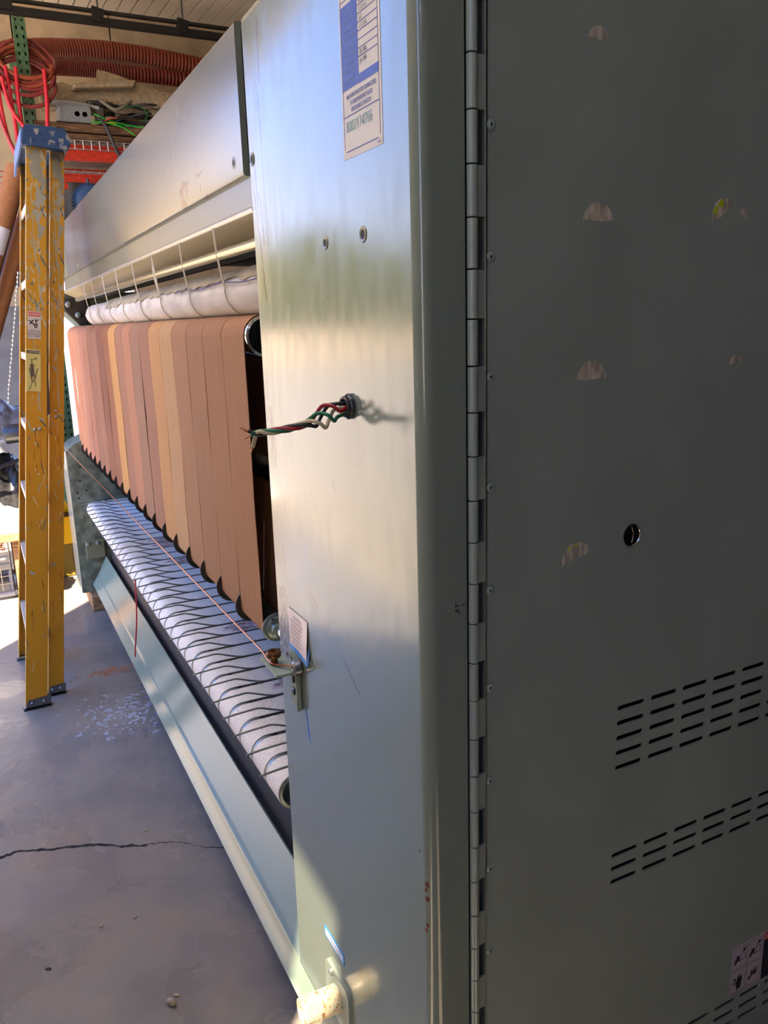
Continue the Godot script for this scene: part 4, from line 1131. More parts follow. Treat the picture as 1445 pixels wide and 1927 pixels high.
func background() -> void:
	# ---- pallet rack along the far wall
	var K := thing("pallet_rack", "pallet rack with green perforated upright and orange beams at the far wall", "rack", Vector3(0.8, 0, -5.7))
	var gm := mottle(mat(Color(0.34, 0.50, 0.36), 0.5), Vector3(2, 2, 2), 0.8, 0.03)
	var om := mottle(mat(Color(0.83, 0.21, 0.09), 0.5), Vector3(2, 2, 2), 0.85, 0.03)
	var up := func(x: float, z: float) -> void:
		var m := MB.new()
		var w := 0.076
		var py := 0.0508
		var rows := 70
		for j in rows:
			for s: float in [-1.0, 1.0]:
				m.slot_cell(Vector3(x + s * w * 0.25, 0.03 + (j + 0.5) * py, z), Y, -X, py, w * 0.5, 0.024, 0.012, 0.004)
		m.quad(Vector3(x - w * 0.5, 0, z), Vector3(x + w * 0.5, 0, z), Vector3(x + w * 0.5, 0.03, z), Vector3(x - w * 0.5, 0.03, z), Z)
		for s: float in [-1.0, 1.0]: m.box(Vector3(x + s * (w * 0.5 - 0.0015), 1.79, z - 0.03), Vector3(0.003, 3.58, 0.06))
		m.box(Vector3(x, 1.79, z - 0.057), Vector3(w - 0.006, 3.58, 0.003))
		obj("upright", m, gm, K)
		obj("upright_inside", MB.new().box(Vector3(x, 1.79, z - 0.03), Vector3(w - 0.008, 3.56, 0.04)), M.black, K)
	up.call(0.06, -5.30)
	up.call(2.75, -5.30)
	obj("upright", MB.new().box(Vector3(0.075, 1.79, -6.2), Vector3(0.07, 3.58, 0.05), 0.004), gm, K)
	obj("diagonal_brace", MB.new().tube(PackedVector3Array([Vector3(0.075, 3.4, -5.36), Vector3(0.075, 2.7, -6.15)]), 0.018, 8), gm, K)
	obj("diagonal_brace", MB.new().tube(PackedVector3Array([Vector3(0.075, 2.0, -5.36), Vector3(0.075, 2.65, -6.15)]), 0.018, 8), gm, K)
	for y in [2.725, 2.538]:
		for z in [-5.30, -6.2]:
			var m := MB.new()
			m.prism(PackedVector2Array([Vector2(z + 0.01, y), Vector2(z + 0.01, y + 0.085), Vector2(z - 0.012, y + 0.085), Vector2(z - 0.012, y + 0.105), Vector2(z - 0.04, y + 0.105), Vector2(z - 0.04, y)]), Z, Y, X, 0.113, 2.712)
			obj("beam", m, om, K)
	# wire decks: long wires and cross wires, with a turned-down front lip
	var wm := mat(Color(0.74, 0.74, 0.74), 0.35, 0.8)
	for y in [2.845, 2.66]:
		var m := MB.new()
		for i in 19:
			var z := lerpf(-6.18, -5.32, i / 18.0)
			m.box(Vector3(1.41, y, z), Vector3(2.58, 0.005, 0.005))
		for i in 48: m.box(Vector3(0.145 + i * 0.054, y + 0.004, -5.75), Vector3(0.005, 0.005, 0.88))
		var dk := obj("wire_deck", m, wm, K)
		if y > 2.8:
			for i in 40: obj("lip_wire", MB.new().tube(PackedVector3Array([Vector3(0.265 + i * 0.054, y + 0.006, -5.30), Vector3(0.265 + i * 0.054, y + 0.004, -5.278), Vector3(0.265 + i * 0.054, y - 0.052, -5.278)]), 0.0042, 6), mat(Color(0.88, 0.86, 0.86), 0.4, 0.3), dk)
			for yy in [y + 0.006, y - 0.05]: obj("lip_rail", MB.new().tube(PackedVector3Array([Vector3(0.14, yy, -5.28), Vector3(2.68, yy, -5.28)]), 0.004, 6), wm, dk)
	# planks on the deck
	var pm := mottle(mat(Color(0.55, 0.42, 0.30), 0.85), Vector3(0.5, 5, 5), 0.6, 0.03, 0.1)
	tag(obj("plank", MB.new().box(Vector3(1.25, 2.883, -5.62), Vector3(2.2, 0.036, 0.62), 0.004), pm), "weathered wooden plank lying directly on the wire deck of the rack", "plank")
	var p2 := MB.new()
	p2.t = Transform3D(Basis(Y, 0.02), Vector3(1.20, 2.937, -5.62))
	p2.box(Vector3.ZERO, Vector3(2.25, 0.052, 0.6), 0.005)
	tag(obj("plank", p2, pm), "upper thick wooden plank under the grey box and loose cables", "plank")
	# junction box
	var JB := thing("junction_box", "light grey metal junction box with two round knockouts on the shelf", "electrical box", Vector3(0.34, 2.964, -5.38))
	var bx := MB.new()
	var c := Vector3(0.335, 3.022, -5.40)
	for q in [[0.03, -0.052, 0.118, 0.112], [0.03, 0.0, 0.0, 0.0]]: pass
	for kx: float in [0.036, 0.085]: bx.slot_cell(Vector3(c.x + kx - 0.012, c.y, -5.30), X, Y, 0.049, 0.104, 0.0345, 0.034, 0.003)
	bx.box(Vector3(c.x - 0.0425, c.y, -5.3015), Vector3(0.0845, 0.104, 0.003))
	bx.box(Vector3(c.x + 0.1035, c.y, -5.3015), Vector3(0.013, 0.104, 0.003))
	bx.box(Vector3(c.x - 0.001 + 0.0, c.y - 0.0515, -5.40), Vector3(0.22, 0.003, 0.2))
	bx.box(Vector3(c.x + 0.110, c.y, -5.40), Vector3(0.003, 0.104, 0.2))
	bx.box(Vector3(c.x - 0.0845, c.y, -5.40), Vector3(0.003, 0.104, 0.2))
	bx.box(Vector3(c.x + 0.012, c.y, -5.5), Vector3(0.196, 0.104, 0.003))
	var jm := mottle(mat(Color(0.56, 0.58, 0.60), 0.45, 0.2), Vector3(4, 4, 4), 0.88, 0.03)
	obj("box_body", bx, jm, JB)
	obj("box_lining", MB.new().box(Vector3(c.x + 0.012, c.y, -5.45), Vector3(0.18, 0.09, 0.06)), M.black, JB)
	obj("box_lid", MB.new().box(Vector3(c.x + 0.010, c.y + 0.0555, -5.395), Vector3(0.208, 0.007, 0.216), 0.002), jm, JB)
	# long grey conduit strip on the box
	tag(obj("conduit_strip", MB.new().tube(spline([Vector3(0.16, 3.098, -5.34), Vector3(0.35, 3.094, -5.33), Vector3(0.51, 3.076, -5.33)], 5), 0.0125, 8), mat(Color(0.62, 0.62, 0.62), 0.5)), "flat light grey conduit strip lying across the junction box lid", "conduit")
	# cables
	var greyc := [Color(0.30, 0.30, 0.31), Color(0.22, 0.22, 0.23), Color(0.36, 0.36, 0.36), Color(0.14, 0.14, 0.15), Color(0.40, 0.38, 0.34)]
	for i in 26:
		var y := 3.00 + 0.012 * (i % 11)
		var x0 := rnd(0.18, 0.7)
		var pts: Array = []
		for j in 7:
			var f := j / 6.0
			pts.append(Vector3(x0 + f * rnd(0.75, 1.0), y + 0.03 * sin(f * PI) + rnd(-0.018, 0.02), -5.42 + rnd(-0.12, 0.10) - 0.004 * i))
		if x0 < 0.48:
			for j in pts.size(): pts[j].y = maxf(pts[j].y, 3.102 + 0.0015 * i)
		tag(obj("cable", MB.new().tube(spline(pts, 5), rnd(0.006, 0.013), 7), mat(greyc[i % 5], 0.55)), "grey or black loose cable in the tangle beside the junction box", "cable", "loose cables on the rack shelf")
	tag(obj("cable", MB.new().tube(spline([Vector3(0.52, 3.13, -5.33), Vector3(0.60, 3.07, -5.3), Vector3(0.66, 3.085, -5.3), Vector3(0.73, 3.14, -5.33)], 8), 0.012, 8), mat(Color(0.45, 0.43, 0.38), 0.6)), "bent thick tan-grey cable end curving up right of the junction box", "cable")
	for q in [[Vector3(0.47, 3.03, -5.30), Vector3(0.55, 2.995, -5.285), Vector3(0.70, 2.968, -5.28), Vector3(0.95, 2.955, -5.28), "upper of two bright green wires running right from the box"], [Vector3(0.44, 2.972, -5.275), Vector3(0.52, 2.972, -5.268), Vector3(0.63, 2.955, -5.262), Vector3(0.72, 2.905, -5.262), "lower bright green wire drooping over the plank edge"]]:
		tag(obj("green_wire", MB.new().tube(spline([q[0], q[1], q[2], q[3]], 8), 0.0045, 7), mat(Color(0.10, 0.70, 0.18), 0.4)), q[4], "wire")
	tag(obj("green_wire", MB.new().tube(spline([Vector3(0.66, 3.08, -5.29), Vector3(0.76, 3.10, -5.28), Vector3(0.82, 3.06, -5.28), Vector3(0.80, 3.01, -5.28), Vector3(0.76, 3.0, -5.28)], 8), 0.003, 6), mat(Color(0.08, 0.45, 0.22), 0.4)), "thin dark green wire looping above the cable tangle", "wire")
	tag(obj("hanging_cable", MB.new().tube(spline([Vector3(0.50, 3.0, -5.29), Vector3(0.53, 2.95, -5.26), Vector3(0.555, 2.88, -5.255), Vector3(0.585, 2.80, -5.26), Vector3(0.62, 2.72, -5.262)], 8), 0.012, 8), mat(Color(0.20, 0.21, 0.22), 0.5)), "dark grey cable hanging down across the orange beam", "cable")
	for q in [[Color(0.78, 0.30, 0.25), 0.0, "short red wire end among the cables"], [Color(0.80, 0.60, 0.10), 0.02, "short yellow wire end among the cables"]]:
		tag(obj("wire_end", MB.new().tube(spline([Vector3(0.53, 2.985 - q[1], -5.27), Vector3(0.565, 3.0 - q[1] * 1.2, -5.265), Vector3(0.60, 3.006 - q[1] * 1.6, -5.27)], 5), 0.0045, 6), mat(q[0], 0.5)), q[2], "wire")
	var cu := MB.new()
	cu.lathe(Vector3(0.615, 3.035, -5.30), Vector3(1, -0.16, -0.3), PackedVector2Array([Vector2(0.011, 0.004), Vector2(0.014, 0.0), Vector2(0.0165, 0.002), Vector2(0.0165, 0.03), Vector2(0.015, 0.032), Vector2(0.015, 0.26), Vector2(0, 0.26)]), 20)
	tag(obj("pipe_piece", cu, mat(Color(0.44, 0.40, 0.36), 0.45, 0.6)), "short brown-grey pipe with bright rim poking from the cable tangle", "pipe")
	tag(obj("metal_block", MB.new().box(Vector3(0.515, 3.04, -5.36), Vector3(0.062, 0.10, 0.06), 0.01), mat(Color(0.30, 0.28, 0.26), 0.6, 0.2)), "small dark grey block wedged right of the junction box", "block")
	# folded canvas
	var f := FastNoiseLite.new()
	f.seed = 8; f.frequency = 2.4
	var cv := mottle(mat(Color(0.72, 0.65, 0.54), 0.9), Vector3(1.5, 1.5, 1.5), 0.85, 0.03, 0.3)
	var tarp := func(x0: float, x1: float, y: float, h: float, z: float, sd: float, skew: float) -> MB:
		var m := MB.new()
		m.sheet(40, 22, func(u, v):
			var a := lerpf(-0.5, PI + 0.2, v)
			var hh: float = h * (1.0 + 0.3 * f.get_noise_2d(u * 3.0 + sd, v * 2.0)) * (1.0 - 0.25 * pow(absf(u - 0.45) * 2.0, 3.0))
			return Vector3(lerpf(x0, x1, u) + skew * sin(a) * 0.08, y + sin(a) * hh + 0.012 * f.get_noise_2d(u * 9.0, v * 9.0 + sd), z + cos(a) * 0.16), 0.006)
		return m
	tag(obj("canvas_tarp", tarp.call(0.16, 1.30, 3.135, 0.125, -5.56, 0.0, 0.2), cv), "folded beige canvas tarp spread over the cable pile on the rack", "tarp")
	var fold := MB.new()
	fold.t = Transform3D(Basis(Z, 0.14) * Basis(Y, 0.1), Vector3(0.56, 3.245, -5.42))
	for i in 3: fold.box(Vector3(0.03 * i, 0.011 * i - 0.012, -0.02 * i), Vector3(0.42 - 0.03 * i, 0.026, 0.14), 0.010)
	tag(obj("canvas_fold", fold, cv), "flat folded strip of beige canvas on top of the cables", "canvas")
	var flapm := MB.new()
	flapm.sheet(10, 8, func(u, v): return Vector3(0.50 + u * 0.52 + 0.05 * v, 3.20 + v * lerpf(0.165, 0.05, u) + 0.008 * sin(u * 7.0), -5.44 - 0.06 * v), 0.005)
	tag(obj("canvas_flap", flapm, cv), "pointed beige canvas corner standing up in front of the orange hose", "canvas")
	# ribbed duct hoses
	for q in [[[Vector3(0.10, 3.50, -5.75), Vector3(0.30, 3.565, -5.86), Vector3(0.75, 3.605, -5.9), Vector3(1.3, 3.575, -5.9), Vector3(1.9, 3.50, -5.9)], 0.074, "large ribbed orange duct hose lying along the far wall above the rack", Color(0.52, 0.21, 0.12)], [[Vector3(0.10, 3.36, -5.62), Vector3(0.34, 3.42, -5.74), Vector3(0.70, 3.44, -5.78), Vector3(1.25, 3.43, -5.78), Vector3(1.9, 3.37, -5.78)], 0.055, "smaller ribbed orange duct hose below the large one on the rack", Color(0.44, 0.12, 0.07)]]:
		tag(obj("duct_hose", MB.new().tube(spline(q[0], 44), q[1], 20, false, -1.0, 0.07), mat(q[3], 0.5)), q[2], "hose")
	tag(obj("plastic_wrap", MB.new().sheet(30, 6, func(u, v): return Vector3(0.3 + u * 1.1, 3.495 + 0.03 * sin(u * 4.0) - 0.05 * v + 0.008 * f.get_noise_2d(u * 9.0, v * 5.0), -5.80 + 0.05 * v), 0.004), mat(Color(0.42, 0.28, 0.25), 0.25)), "crumpled reddish plastic wrap between the two orange duct hoses", "wrap")
	# coils hung on the upright
	var cc := Vector3(0.062, 3.29, -5.24)
	var coil := func(n: int, rx: float, ry: float, dy: float, r: float, seed: int) -> PackedVector3Array:
		var p := PackedVector3Array()
		for i in n * 36:
			var a := TAU * i / 36.0
			var kk := i / 36.0
			var wob := 0.018 * sin(kk * 3.7 + seed)
			p.append(cc + Vector3(cos(a) * (rx + wob * 0.7) + 0.012 * sin(kk * 2.1 + seed), sin(a) * (ry + wob) - dy * (0.3 + 0.7 * sin(kk * 1.3 + seed)), lerpf(0.0, -0.155, smoothstep(-0.3, 0.5, sin(a))) + 0.010 * sin(kk * 2.9 + seed) + 0.006 * kk))
		return p
	tag(obj("orange_hose_coil", MB.new().tube(coil.call(3, 0.165, 0.125, 0.03, 0.0, 1), 0.0135, 9), mat(Color(0.60, 0.28, 0.19), 0.45)), "coiled faded orange hose hung on the green upright", "hose")
	tag(obj("red_hose_coil", MB.new().tube(coil.call(4, 0.175, 0.15, 0.10, 0.0, 4), 0.0125, 9), mat(Color(0.52, 0.20, 0.20), 0.4)), "coiled dull red air hose behind the orange coil", "hose")
	var lines := [[Vector3(-0.115, 3.30, -5.2), Vector3(-0.115, 3.0, -5.2), Vector3(-0.085, 2.78, -5.2), Vector3(-0.02, 2.64, -5.18), Vector3(0.05, 2.60, -5.18)], [Vector3(-0.06, 3.25, -5.21), Vector3(-0.045, 2.95, -5.2), Vector3(-0.04, 2.72, -5.19), Vector3(-0.025, 2.55, -5.19), Vector3(0.02, 2.1, -5.19), Vector3(0.05, 1.9, -5.19)], [Vector3(0.0, 3.25, -5.21), Vector3(-0.005, 2.95, -5.2), Vector3(0.02, 2.78, -5.19), Vector3(0.03, 2.6, -5.19)], [Vector3(-0.14, 3.2, -5.2), Vector3(-0.13, 2.95, -5.2), Vector3(-0.06, 2.72, -5.18), Vector3(0.0, 2.66, -5.18), Vector3(0.06, 2.64, -5.18)], [Vector3(0.17, 3.25, -5.2), Vector3(0.165, 3.05, -5.2), Vector3(0.15, 2.9, -5.2), Vector3(0.13, 2.6, -5.2)], [Vector3(-0.09, 3.18, -5.19), Vector3(-0.06, 3.0, -5.18), Vector3(0.02, 2.88, -5.18), Vector3(0.10, 2.84, -5.18)]]
	var ln := ["bright red hose line hanging farthest left below the coil", "bright red hose line dropping lowest beside the ladder", "bright red hose line hanging just left of the upright", "dull red hose loop sagging behind the ladder top", "bright red hose line hanging right of the green upright", "short pinkish red hose loop crossing the upright base"]
	for i in 6: tag(obj("red_hose", MB.new().tube(spline(lines[i], 8), 0.0125, 9), mat(Color(0.80, 0.13, 0.20) if i != 3 else Color(0.66, 0.18, 0.22), 0.35)), ln[i], "hose", "red hose lines below the coil")
	tag(obj("hose_fitting", MB.new().tube(PackedVector3Array([Vector3(-0.035, 2.635, -5.17), Vector3(0.0, 2.595, -5.17)]), 0.014, 10), mat(Color(0.85, 0.82, 0.8), 0.4)), "small white tape wrap on the red hose beside the ladder", "fitting")
	# blue motor on the lower deck
	var mo := Vector3(0.37, 2.45, -5.15)
	var MT := thing("electric_motor", "blue finned electric motor partly hidden behind the machine's top left corner", "motor", Vector3(mo.x, 2.30, mo.z))
	var bm := mat(Color(0.10, 0.26, 0.42), 0.45)
	obj("motor_body", MB.new().lathe(mo - Vector3(0, 0, 0.1), Z, PackedVector2Array([Vector2(0, -0.12), Vector2(0.09, -0.12), Vector2(0.105, -0.1), Vector2(0.105, 0.12), Vector2(0.09, 0.15), Vector2(0.03, 0.17), Vector2(0, 0.17)]), 36), bm, MT)
	for i in 34:
		var a := TAU * i / 34.0
		var fmn := MB.new()
		fmn.t = Transform3D(Basis(Z, a), mo - Vector3(0, 0, 0.1))
		fmn.box(Vector3(0.107, 0, 0.01), Vector3(0.016, 0.005, 0.24), 0.001)
		obj("cooling_fin", fmn, bm, MT)
	obj("lifting_eye", MB.new().tube(PackedVector3Array([mo + Vector3(0, 0.10, -0.08), mo + Vector3(0, 0.15, -0.08)]), 0.01, 8), M.darksteel, MT)
	obj("motor_foot", MB.new().box(mo + Vector3(0, -0.125, -0.1), Vector3(0.2, 0.05, 0.2), 0.006), bm, MT)
	tag(obj("steel_drum", MB.new().lathe(Vector3(0.30, 2.30, -5.42), Y, PackedVector2Array([Vector2(0, 0), Vector2(0.14, 0), Vector2(0.14, 0.27), Vector2(0.145, 0.28), Vector2(0.13, 0.285), Vector2(0, 0.28)]), 32), mat(Color(0.25, 0.25, 0.24), 0.5, 0.3)), "dark round can standing behind the blue motor", "can")
	tag(obj("shelf_board", MB.new().box(Vector3(1.2, 2.28, -5.6), Vector3(2.4, 0.04, 1.0), 0.004), pm), "wooden shelf board carrying the blue motor", "shelf board")
	# cardboard tubes leaning at the left
	var cbm := mottle(mat(Color(0.62, 0.41, 0.25), 0.85), Vector3(2, 2, 2), 0.9, 0.03)
	for q in [[Vector3(-0.068, 2.63, -5.10), Vector3(-1.07, 0.025, -5.10), 0.066, "near cardboard tube with a white label, leaning at the far left", 1.0], [Vector3(0.005, 2.48, -5.20), Vector3(-0.95, 0.02, -5.20), 0.048, "rear plain cardboard tube leaning behind the labelled one", 0.0]]:
		var dir: Vector3 = (q[1] - q[0]).normalized()
		var len: float = q[0].distance_to(q[1])
		var T := thing("cardboard_tube", q[3], "tube", Vector3(q[1].x, q[1].y - 0.02, q[1].z))
		obj("tube_wall", MB.new().lathe(q[0], dir, PackedVector2Array([Vector2(q[2] - 0.006, 0.02), Vector2(q[2] - 0.006, 0), Vector2(q[2], 0), Vector2(q[2], len), Vector2(0, len)]), 32), cbm, T)
		if q[4] > 0.0:
			var lm := MB.new()
			var side := dir.cross(Z).normalized()
			var o0: Vector3 = q[0] + dir * 0.40
			var fr := side.cross(dir).normalized()
			if fr.z < 0.0: fr = -fr
			lm.sheet(1, 10, func(u, v):
				var a := lerpf(-0.9, 0.75, v)
				return o0 + dir * (u * 0.17) + (fr * cos(a) + side * sin(a)) * 0.0668, 0.0006)
			obj("shipping_label", lm, mat(Color(0.80, 0.79, 0.82), 0.5), T)
	# red wire crate at the left edge, behind the tubes
	var rw := MB.new()
	for i in 14: rw.tube(PackedVector3Array([Vector3(-0.75, 2.16 + i * 0.036, -5.27), Vector3(-0.09, 2.16 + i * 0.036, -5.27)]), 0.003, 5)
	for i in 9: rw.tube(PackedVector3Array([Vector3(-0.75 + i * 0.08, 2.15, -5.27), Vector3(-0.75 + i * 0.08, 2.64, -5.27)]), 0.003, 5)
	tag(obj("wire_crate", rw, mat(Color(0.70, 0.20, 0.22), 0.5)), "red wire grid panel at the left edge behind the cardboard tubes", "wire panel")
	tag(obj("blue_sheet", MB.new().box(Vector3(-0.45, 2.20, -5.31), Vector3(0.7, 0.6, 0.01)), mat(Color(0.42, 0.44, 0.56), 0.7)), "dull blue sheet behind the red wire panel", "sheet")
	# sunlit white beads on a cord
	var bp := PackedVector3Array()
	for i in 30: bp.append(Vector3(lerpf(-0.19, -0.335, i / 29.0) + rnd(-0.002, 0.002), lerpf(1.93, 1.20, i / 29.0), -4.35))
	var cord := MB.new()
	cord.tube(bp, 0.0025, 6)
	var BC := thing("beaded_chain", "thin white beaded chain hanging in front of the grey wall", "chain", bp[29])
	obj("chain_cord", cord, M.tape, BC)
	for i in 30: obj("bead", MB.new().lathe(bp[i] - Y * 0.008, Y, PackedVector2Array([Vector2(0, 0), Vector2(0.004, 0.003), Vector2(0.005, 0.008), Vector2(0.004, 0.013), Vector2(0, 0.016)]), 8), mat(Color(0.9, 0.9, 0.88), 0.3), BC)
	# heaped black and grey sheeting on a timber bench
	var bt := mottle(mat(Color(0.17, 0.17, 0.18), 0.32), Vector3(2, 2, 2), 0.7, 0.03)
	var gt := mottle(mat(Color(0.42, 0.42, 0.44), 0.35), Vector3(2, 2, 2), 0.8, 0.03)
	var heap := func(x0: float, x1: float, y0: float, h: float, z: float, d: float, sd: float) -> MB:
		var m := MB.new()
		m.sheet(44, 24, func(u, v):
			var a := lerpf(-0.2, PI + 0.2, v)
			var hh: float = h * (0.8 + 0.35 * f.get_noise_2d(u * 2.2 + sd, v)) * (1.0 - 0.35 * pow(absf(u - 0.4) * 1.9, 3.0))
			return Vector3(lerpf(x0, x1, u), y0 + sin(a) * hh + 0.02 * f.get_noise_2d(u * 8.0, v * 8.0 + sd), z + cos(a) * d), 0.006)
		return m
	tag(obj("grey_sheeting", heap.call(-1.05, -0.22, 1.02, 0.24, -4.72, 0.24, 1.0), gt), "bulging grey plastic sheeting on top of the heap left of the ladder", "sheeting")
	tag(obj("black_sheeting", heap.call(-1.1, -0.26, 0.56, 0.46, -4.66, 0.28, 5.0), bt), "black plastic sheeting under the grey one left of the ladder", "sheeting")
	tag(obj("white_sheeting", heap.call(-1.0, -0.36, 0.51, 0.18, -4.26, 0.10, 9.0), mat(Color(0.80, 0.80, 0.82), 0.4)), "crumpled pale plastic sheeting at the foot of the black heap", "sheeting")
	tag(obj("rubber_roll", MB.new().lathe(Vector3(-0.38, 1.01, -4.36), Vector3(1, 0.08, 0.1), PackedVector2Array([Vector2(0, 0), Vector2(0.05, 0), Vector2(0.056, 0.01), Vector2(0.056, 0.31), Vector2(0.046, 0.325), Vector2(0.03, 0.31), Vector2(0.03, 0.2), Vector2(0, 0.2)]), 28), bt), "rolled black rubber sheet poking out between ladder and machine", "roll")
	tag(obj("grey_pole", MB.new().tube(PackedVector3Array([Vector3(-0.9, 0.82, -4.3), Vector3(-0.24, 1.02, -4.34)]), 0.012, 10), mat(Color(0.62, 0.62, 0.63), 0.4, 0.4)), "thin grey pole lying across the black sheeting", "pole")
	tag(obj("black_strap", MB.new().tube(PackedVector3Array([Vector3(-0.9, 0.70, -4.28), Vector3(-0.28, 0.87, -4.32)]), 0.012, 8), M.black), "black cord stretched below the grey pole on the heap", "cord")
	var B := thing("timber_bench", "rough timber bench carrying the sheeting heap left of the ladder", "bench", Vector3(-0.7, 0, -4.6))
	for z in [-4.25, -4.48, -4.71, -4.94]: obj("top_board", MB.new().box(Vector3(-0.80, 0.435, z), Vector3(0.92, 0.05, 0.22), 0.004), M.wood, B)
	for q in [[-0.385, -4.25], [-1.2, -4.25], [-0.385, -4.95], [-1.2, -4.95]]: obj("leg", MB.new().box(Vector3(q[0], 0.205, q[1]), Vector3(0.07, 0.41, 0.07), 0.004), M.wood, B)
	tag(obj("white_board", MB.new().box(Vector3(-0.78, 0.476, -4.35), Vector3(0.86, 0.03, 0.42), 0.003), mat(Color(0.86, 0.87, 0.88), 0.5)), "white board lying flat on the timber bench top", "board")
	# wire mesh crate on the floor at the left
	var C := thing("mesh_crate", "low galvanised wire mesh crate with grey base rim beside the ladder foot", "crate", Vector3(-0.70, 0, -4.65))
	var cw := mat(Color(0.75, 0.72, 0.66), 0.4, 0.5)
	for z in [-4.40, -4.90]:
		var m := MB.new()
		for i in 11: m.tube(PackedVector3Array([Vector3(-1.06 + i * 0.062, 0.03, z), Vector3(-1.06 + i * 0.062, 0.30, z)]), 0.0032, 5)
		for i in 6: m.tube(PackedVector3Array([Vector3(-1.06, 0.04 + i * 0.05, z), Vector3(-0.44, 0.04 + i * 0.05, z)]), 0.0032, 5)
		obj("wire_side", m, cw, C)
	for x in [-1.06, -0.44]:
		var m := MB.new()
		for i in 10: m.tube(PackedVector3Array([Vector3(x, 0.03, -4.40 - i * 0.0555), Vector3(x, 0.30, -4.40 - i * 0.0555)]), 0.0032, 5)
		for i in 6: m.tube(PackedVector3Array([Vector3(x, 0.04 + i * 0.05, -4.40), Vector3(x, 0.04 + i * 0.05, -4.90)]), 0.0032, 5)
		obj("wire_end", m, cw, C)
	var rm := MB.new()
	for q in [[Vector3(-1.06, 0.025, -4.40), Vector3(-0.44, 0.025, -4.40)], [Vector3(-1.06, 0.025, -4.90), Vector3(-0.44, 0.025, -4.90)], [Vector3(-0.44, 0.025, -4.40), Vector3(-0.44, 0.025, -4.90)], [Vector3(-1.06, 0.025, -4.40), Vector3(-1.06, 0.025, -4.90)]]: rm.tube(PackedVector3Array([q[0], q[1]]), 0.022, 10)
	obj("base_rim", rm, mat(Color(0.60, 0.62, 0.66), 0.4, 0.4), C)
	var ob := MB.new()
	for i in 12: ob.tube(spline([Vector3(-0.99 + i * 0.046, 0.31, -4.45), Vector3(-0.99 + i * 0.046 + 0.02, 0.335, -4.65), Vector3(-0.99 + i * 0.046 - 0.01, 0.30, -4.85)], 4), 0.004, 5)
	for i in 8: ob.tube(spline([Vector3(-0.98, 0.305, -4.43 - i * 0.06), Vector3(-0.7, 0.335, -4.44 - i * 0.06), Vector3(-0.46, 0.30, -4.42 - i * 0.06)], 4), 0.004, 5)
	tag(obj("orange_netting", ob, mat(Color(0.88, 0.42, 0.22), 0.6)), "orange plastic netting draped over the wire mesh crate", "netting")
	# yellow bin behind the far side of the machine
	var yb := MB.new()
	yb.prism(PackedVector2Array([Vector2(-0.31, 0.235), Vector2(-0.03, 0.235), Vector2(-0.03, 0.42), Vector2(-0.31, 0.42)]), X, Y, Z, -4.95, -4.62)
	yb.prism(PackedVector2Array([Vector2(-0.30, 0.44), Vector2(-0.04, 0.44), Vector2(-0.12, 0.66), Vector2(-0.30, 0.70)]), X, Y, Z, -4.92, -4.65)
	var YB := thing("yellow_bin", "bright yellow bin with dark strap between ladder and machine", "bin", Vector3(-0.17, 0.0, -4.78))
	obj("bin_body", yb, mat(Color(0.95, 0.74, 0.02), 0.4), YB)
	obj("bin_strap", MB.new().box(Vector3(-0.17, 0.43, -4.78), Vector3(0.29, 0.024, 0.35), 0.003), mat(Color(0.25, 0.14, 0.08), 0.6), YB)
	obj("bin_plinth", MB.new().box(Vector3(-0.17, 0.117, -4.80), Vector3(0.24, 0.235, 0.28), 0.01), mat(Color(0.5, 0.4, 0.1), 0.5), YB)
	# overhead double track
	var OT := thing("overhead_track", "dark double steel track running across under the ceiling", "track", Vector3(1.0, 3.49, -5.0))
	obj("lower_bar", MB.new().box(Vector3(1.0, 3.507, -5.0), Vector3(5.2, 0.042, 0.05), 0.003), mat(Color(0.10, 0.10, 0.11), 0.5, 0.3), OT)
	obj("upper_bar", MB.new().box(Vector3(1.0, 3.565, -5.0), Vector3(5.2, 0.02, 0.03), 0.002), mat(Color(0.12, 0.12, 0.12), 0.5, 0.3), OT)
	for x in [-0.02, 0.51, 1.05, 1.6, 2.15]:
		obj("track_bracket", MB.new().prism(PackedVector2Array([Vector2(x - 0.04, 3.50), Vector2(x + 0.02, 3.50), Vector2(x + 0.035, 3.57), Vector2(x - 0.04, 3.585)]), X, Y, Z, -5.03, -4.965), mat(Color(0.09, 0.09, 0.09), 0.5, 0.3), OT)
		obj("hanger_rod", MB.new().tube(PackedVector3Array([Vector3(x, 3.56, -5.0), Vector3(x, 3.93, -5.0)]), 0.006, 6), M.darksteel, OT)

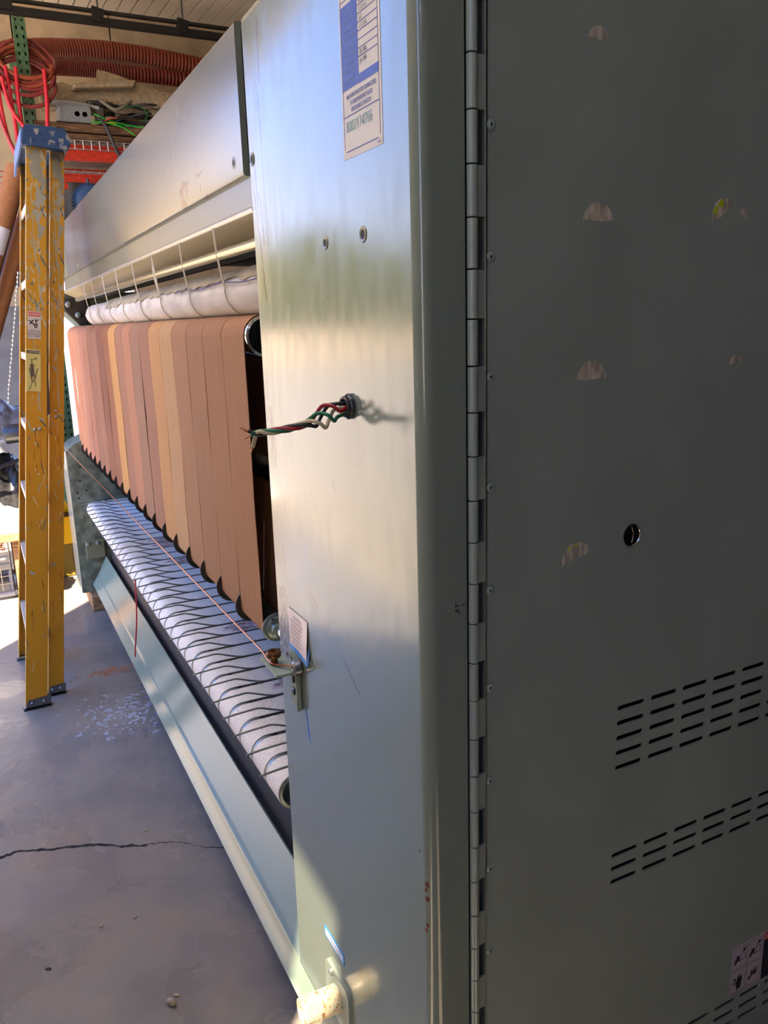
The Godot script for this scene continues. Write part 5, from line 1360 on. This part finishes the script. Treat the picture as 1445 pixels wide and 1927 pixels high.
func floor_bits() -> void:
	# long open crack
	var pts := [Vector2(-0.95, -1.66), Vector2(-0.78, -1.655), Vector2(-0.615, -1.648), Vector2(-0.56, -1.652), Vector2(-0.50, -1.625), Vector2(-0.44, -1.602), Vector2(-0.36, -1.578), Vector2(-0.27, -1.520), Vector2(-0.21, -1.490), Vector2(-0.165, -1.478), Vector2(-0.12, -1.46), Vector2(-0.07, -1.42), Vector2(-0.03, -1.375), Vector2(0.03, -1.345), Vector2(0.2, -1.30)]
	var m := MB.new()
	var prev := Vector2.ZERO
	for i in pts.size() * 6 - 6:
		var a: Vector2 = pts[i / 6].lerp(pts[i / 6 + 1], (i % 6) / 6.0) + Vector2(rnd(-0.002, 0.002), rnd(-0.004, 0.004))
		if i > 0:
			var w := (0.0065 if prev.x < -0.2 else 0.003) * rnd(0.5, 1.2)
			m.quad(Vector3(prev.x, 0.0006, prev.y - w), Vector3(a.x, 0.0006, a.y - w), Vector3(a.x, 0.0006, a.y + w), Vector3(prev.x, 0.0006, prev.y + w), Y)
		prev = a
	struct("floor_crack", m, mat(Color(0.10, 0.08, 0.06), 0.95))
	# rust and lime stains on the slab
	var stain := func(called: String, c: Vector2, r: Vector2, col: Color, n: int) -> void:
		var sm := MB.new()
		for i in n:
			var p := c + Vector2(rng.randfn(0, r.x), rng.randfn(0, r.y))
			var s := rnd(0.003, 0.012)
			var pl := PackedVector2Array()
			for k in 7: pl.append(p + Vector2(cos(TAU * k / 7.0), sin(TAU * k / 7.0)) * s * rnd(0.5, 1.2))
			sm.prism(pl, X, Z, Y, 0.0, 0.0004 + 0.00002 * (i % 9))
		struct(called, sm, mat(col, 0.9))
	stain.call("floor_stain_lime", Vector2(-0.10, -2.44), Vector2(0.09, 0.10), Color(0.60, 0.61, 0.64), 260)
	stain.call("floor_stain_rust", Vector2(-0.10, -2.93), Vector2(0.055, 0.022), Color(0.55, 0.36, 0.24), 120)
	for q in [[-0.262, -0.822, 0.013, "larger pale pebble on the floor near the pipe stub", 1.7], [-0.245, -0.845, 0.008, "smaller flat pebble beside the larger one near the pipe", 0.8], [-0.185, -1.565, 0.008, "flat pale chip lying above the floor crack", 0.5], [-0.376, -1.18, 0.006, "small stone left of centre on the dark floor", 0.9], [-0.288, -1.17, 0.006, "small stone right of its twin on the dark floor", 0.9], [-0.52, -1.09, 0.008, "dark flake lying alone on the floor below the crack", 0.3]]:
		var sm := MB.new()
		var sd := rnd(0, 9)
		sm.sheet(12, 8, func(u, v):
			var a: float = u * TAU
			var b: float = v * PI
			var rr: float = q[2] * (0.8 + 0.25 * sin(a * 2.0 + sd) * sin(b))
			return Vector3(q[0] + cos(a) * sin(b) * rr, q[2] * q[4] * 0.75 * (1.0 + cos(b)) * 0.6, q[1] + sin(a) * sin(b) * rr))
		tag(obj("pebble", sm, mat(Color(0.62, 0.57, 0.50) if q[4] > 0.4 else Color(0.2, 0.2, 0.2), 0.9)), q[3], "pebble")
	# timber block under the far end
	var wb := MB.new()
	wb.box(Vector3(0.0, 0.045, -4.0), Vector3(0.10, 0.09, 0.30), 0.004)
	tag(obj("timber_block", wb, M.wood), "square timber block under the far foot of the machine", "block")
	# red string tied to a guide finger, hanging over the rail
	tag(obj("red_string", MB.new().tube(spline([Vector3(-0.035, 0.648, -2.23), Vector3(-0.038, 0.615, -2.225), Vector3(-0.05, 0.50, -2.20), Vector3(-0.068, 0.385, -2.19), Vector3(-0.072, 0.35, -2.19)], 8), 0.0028, 7), mat(Color(0.70, 0.06, 0.12), 0.7)), "short red string hanging from the wire fingers over the rail", "string")
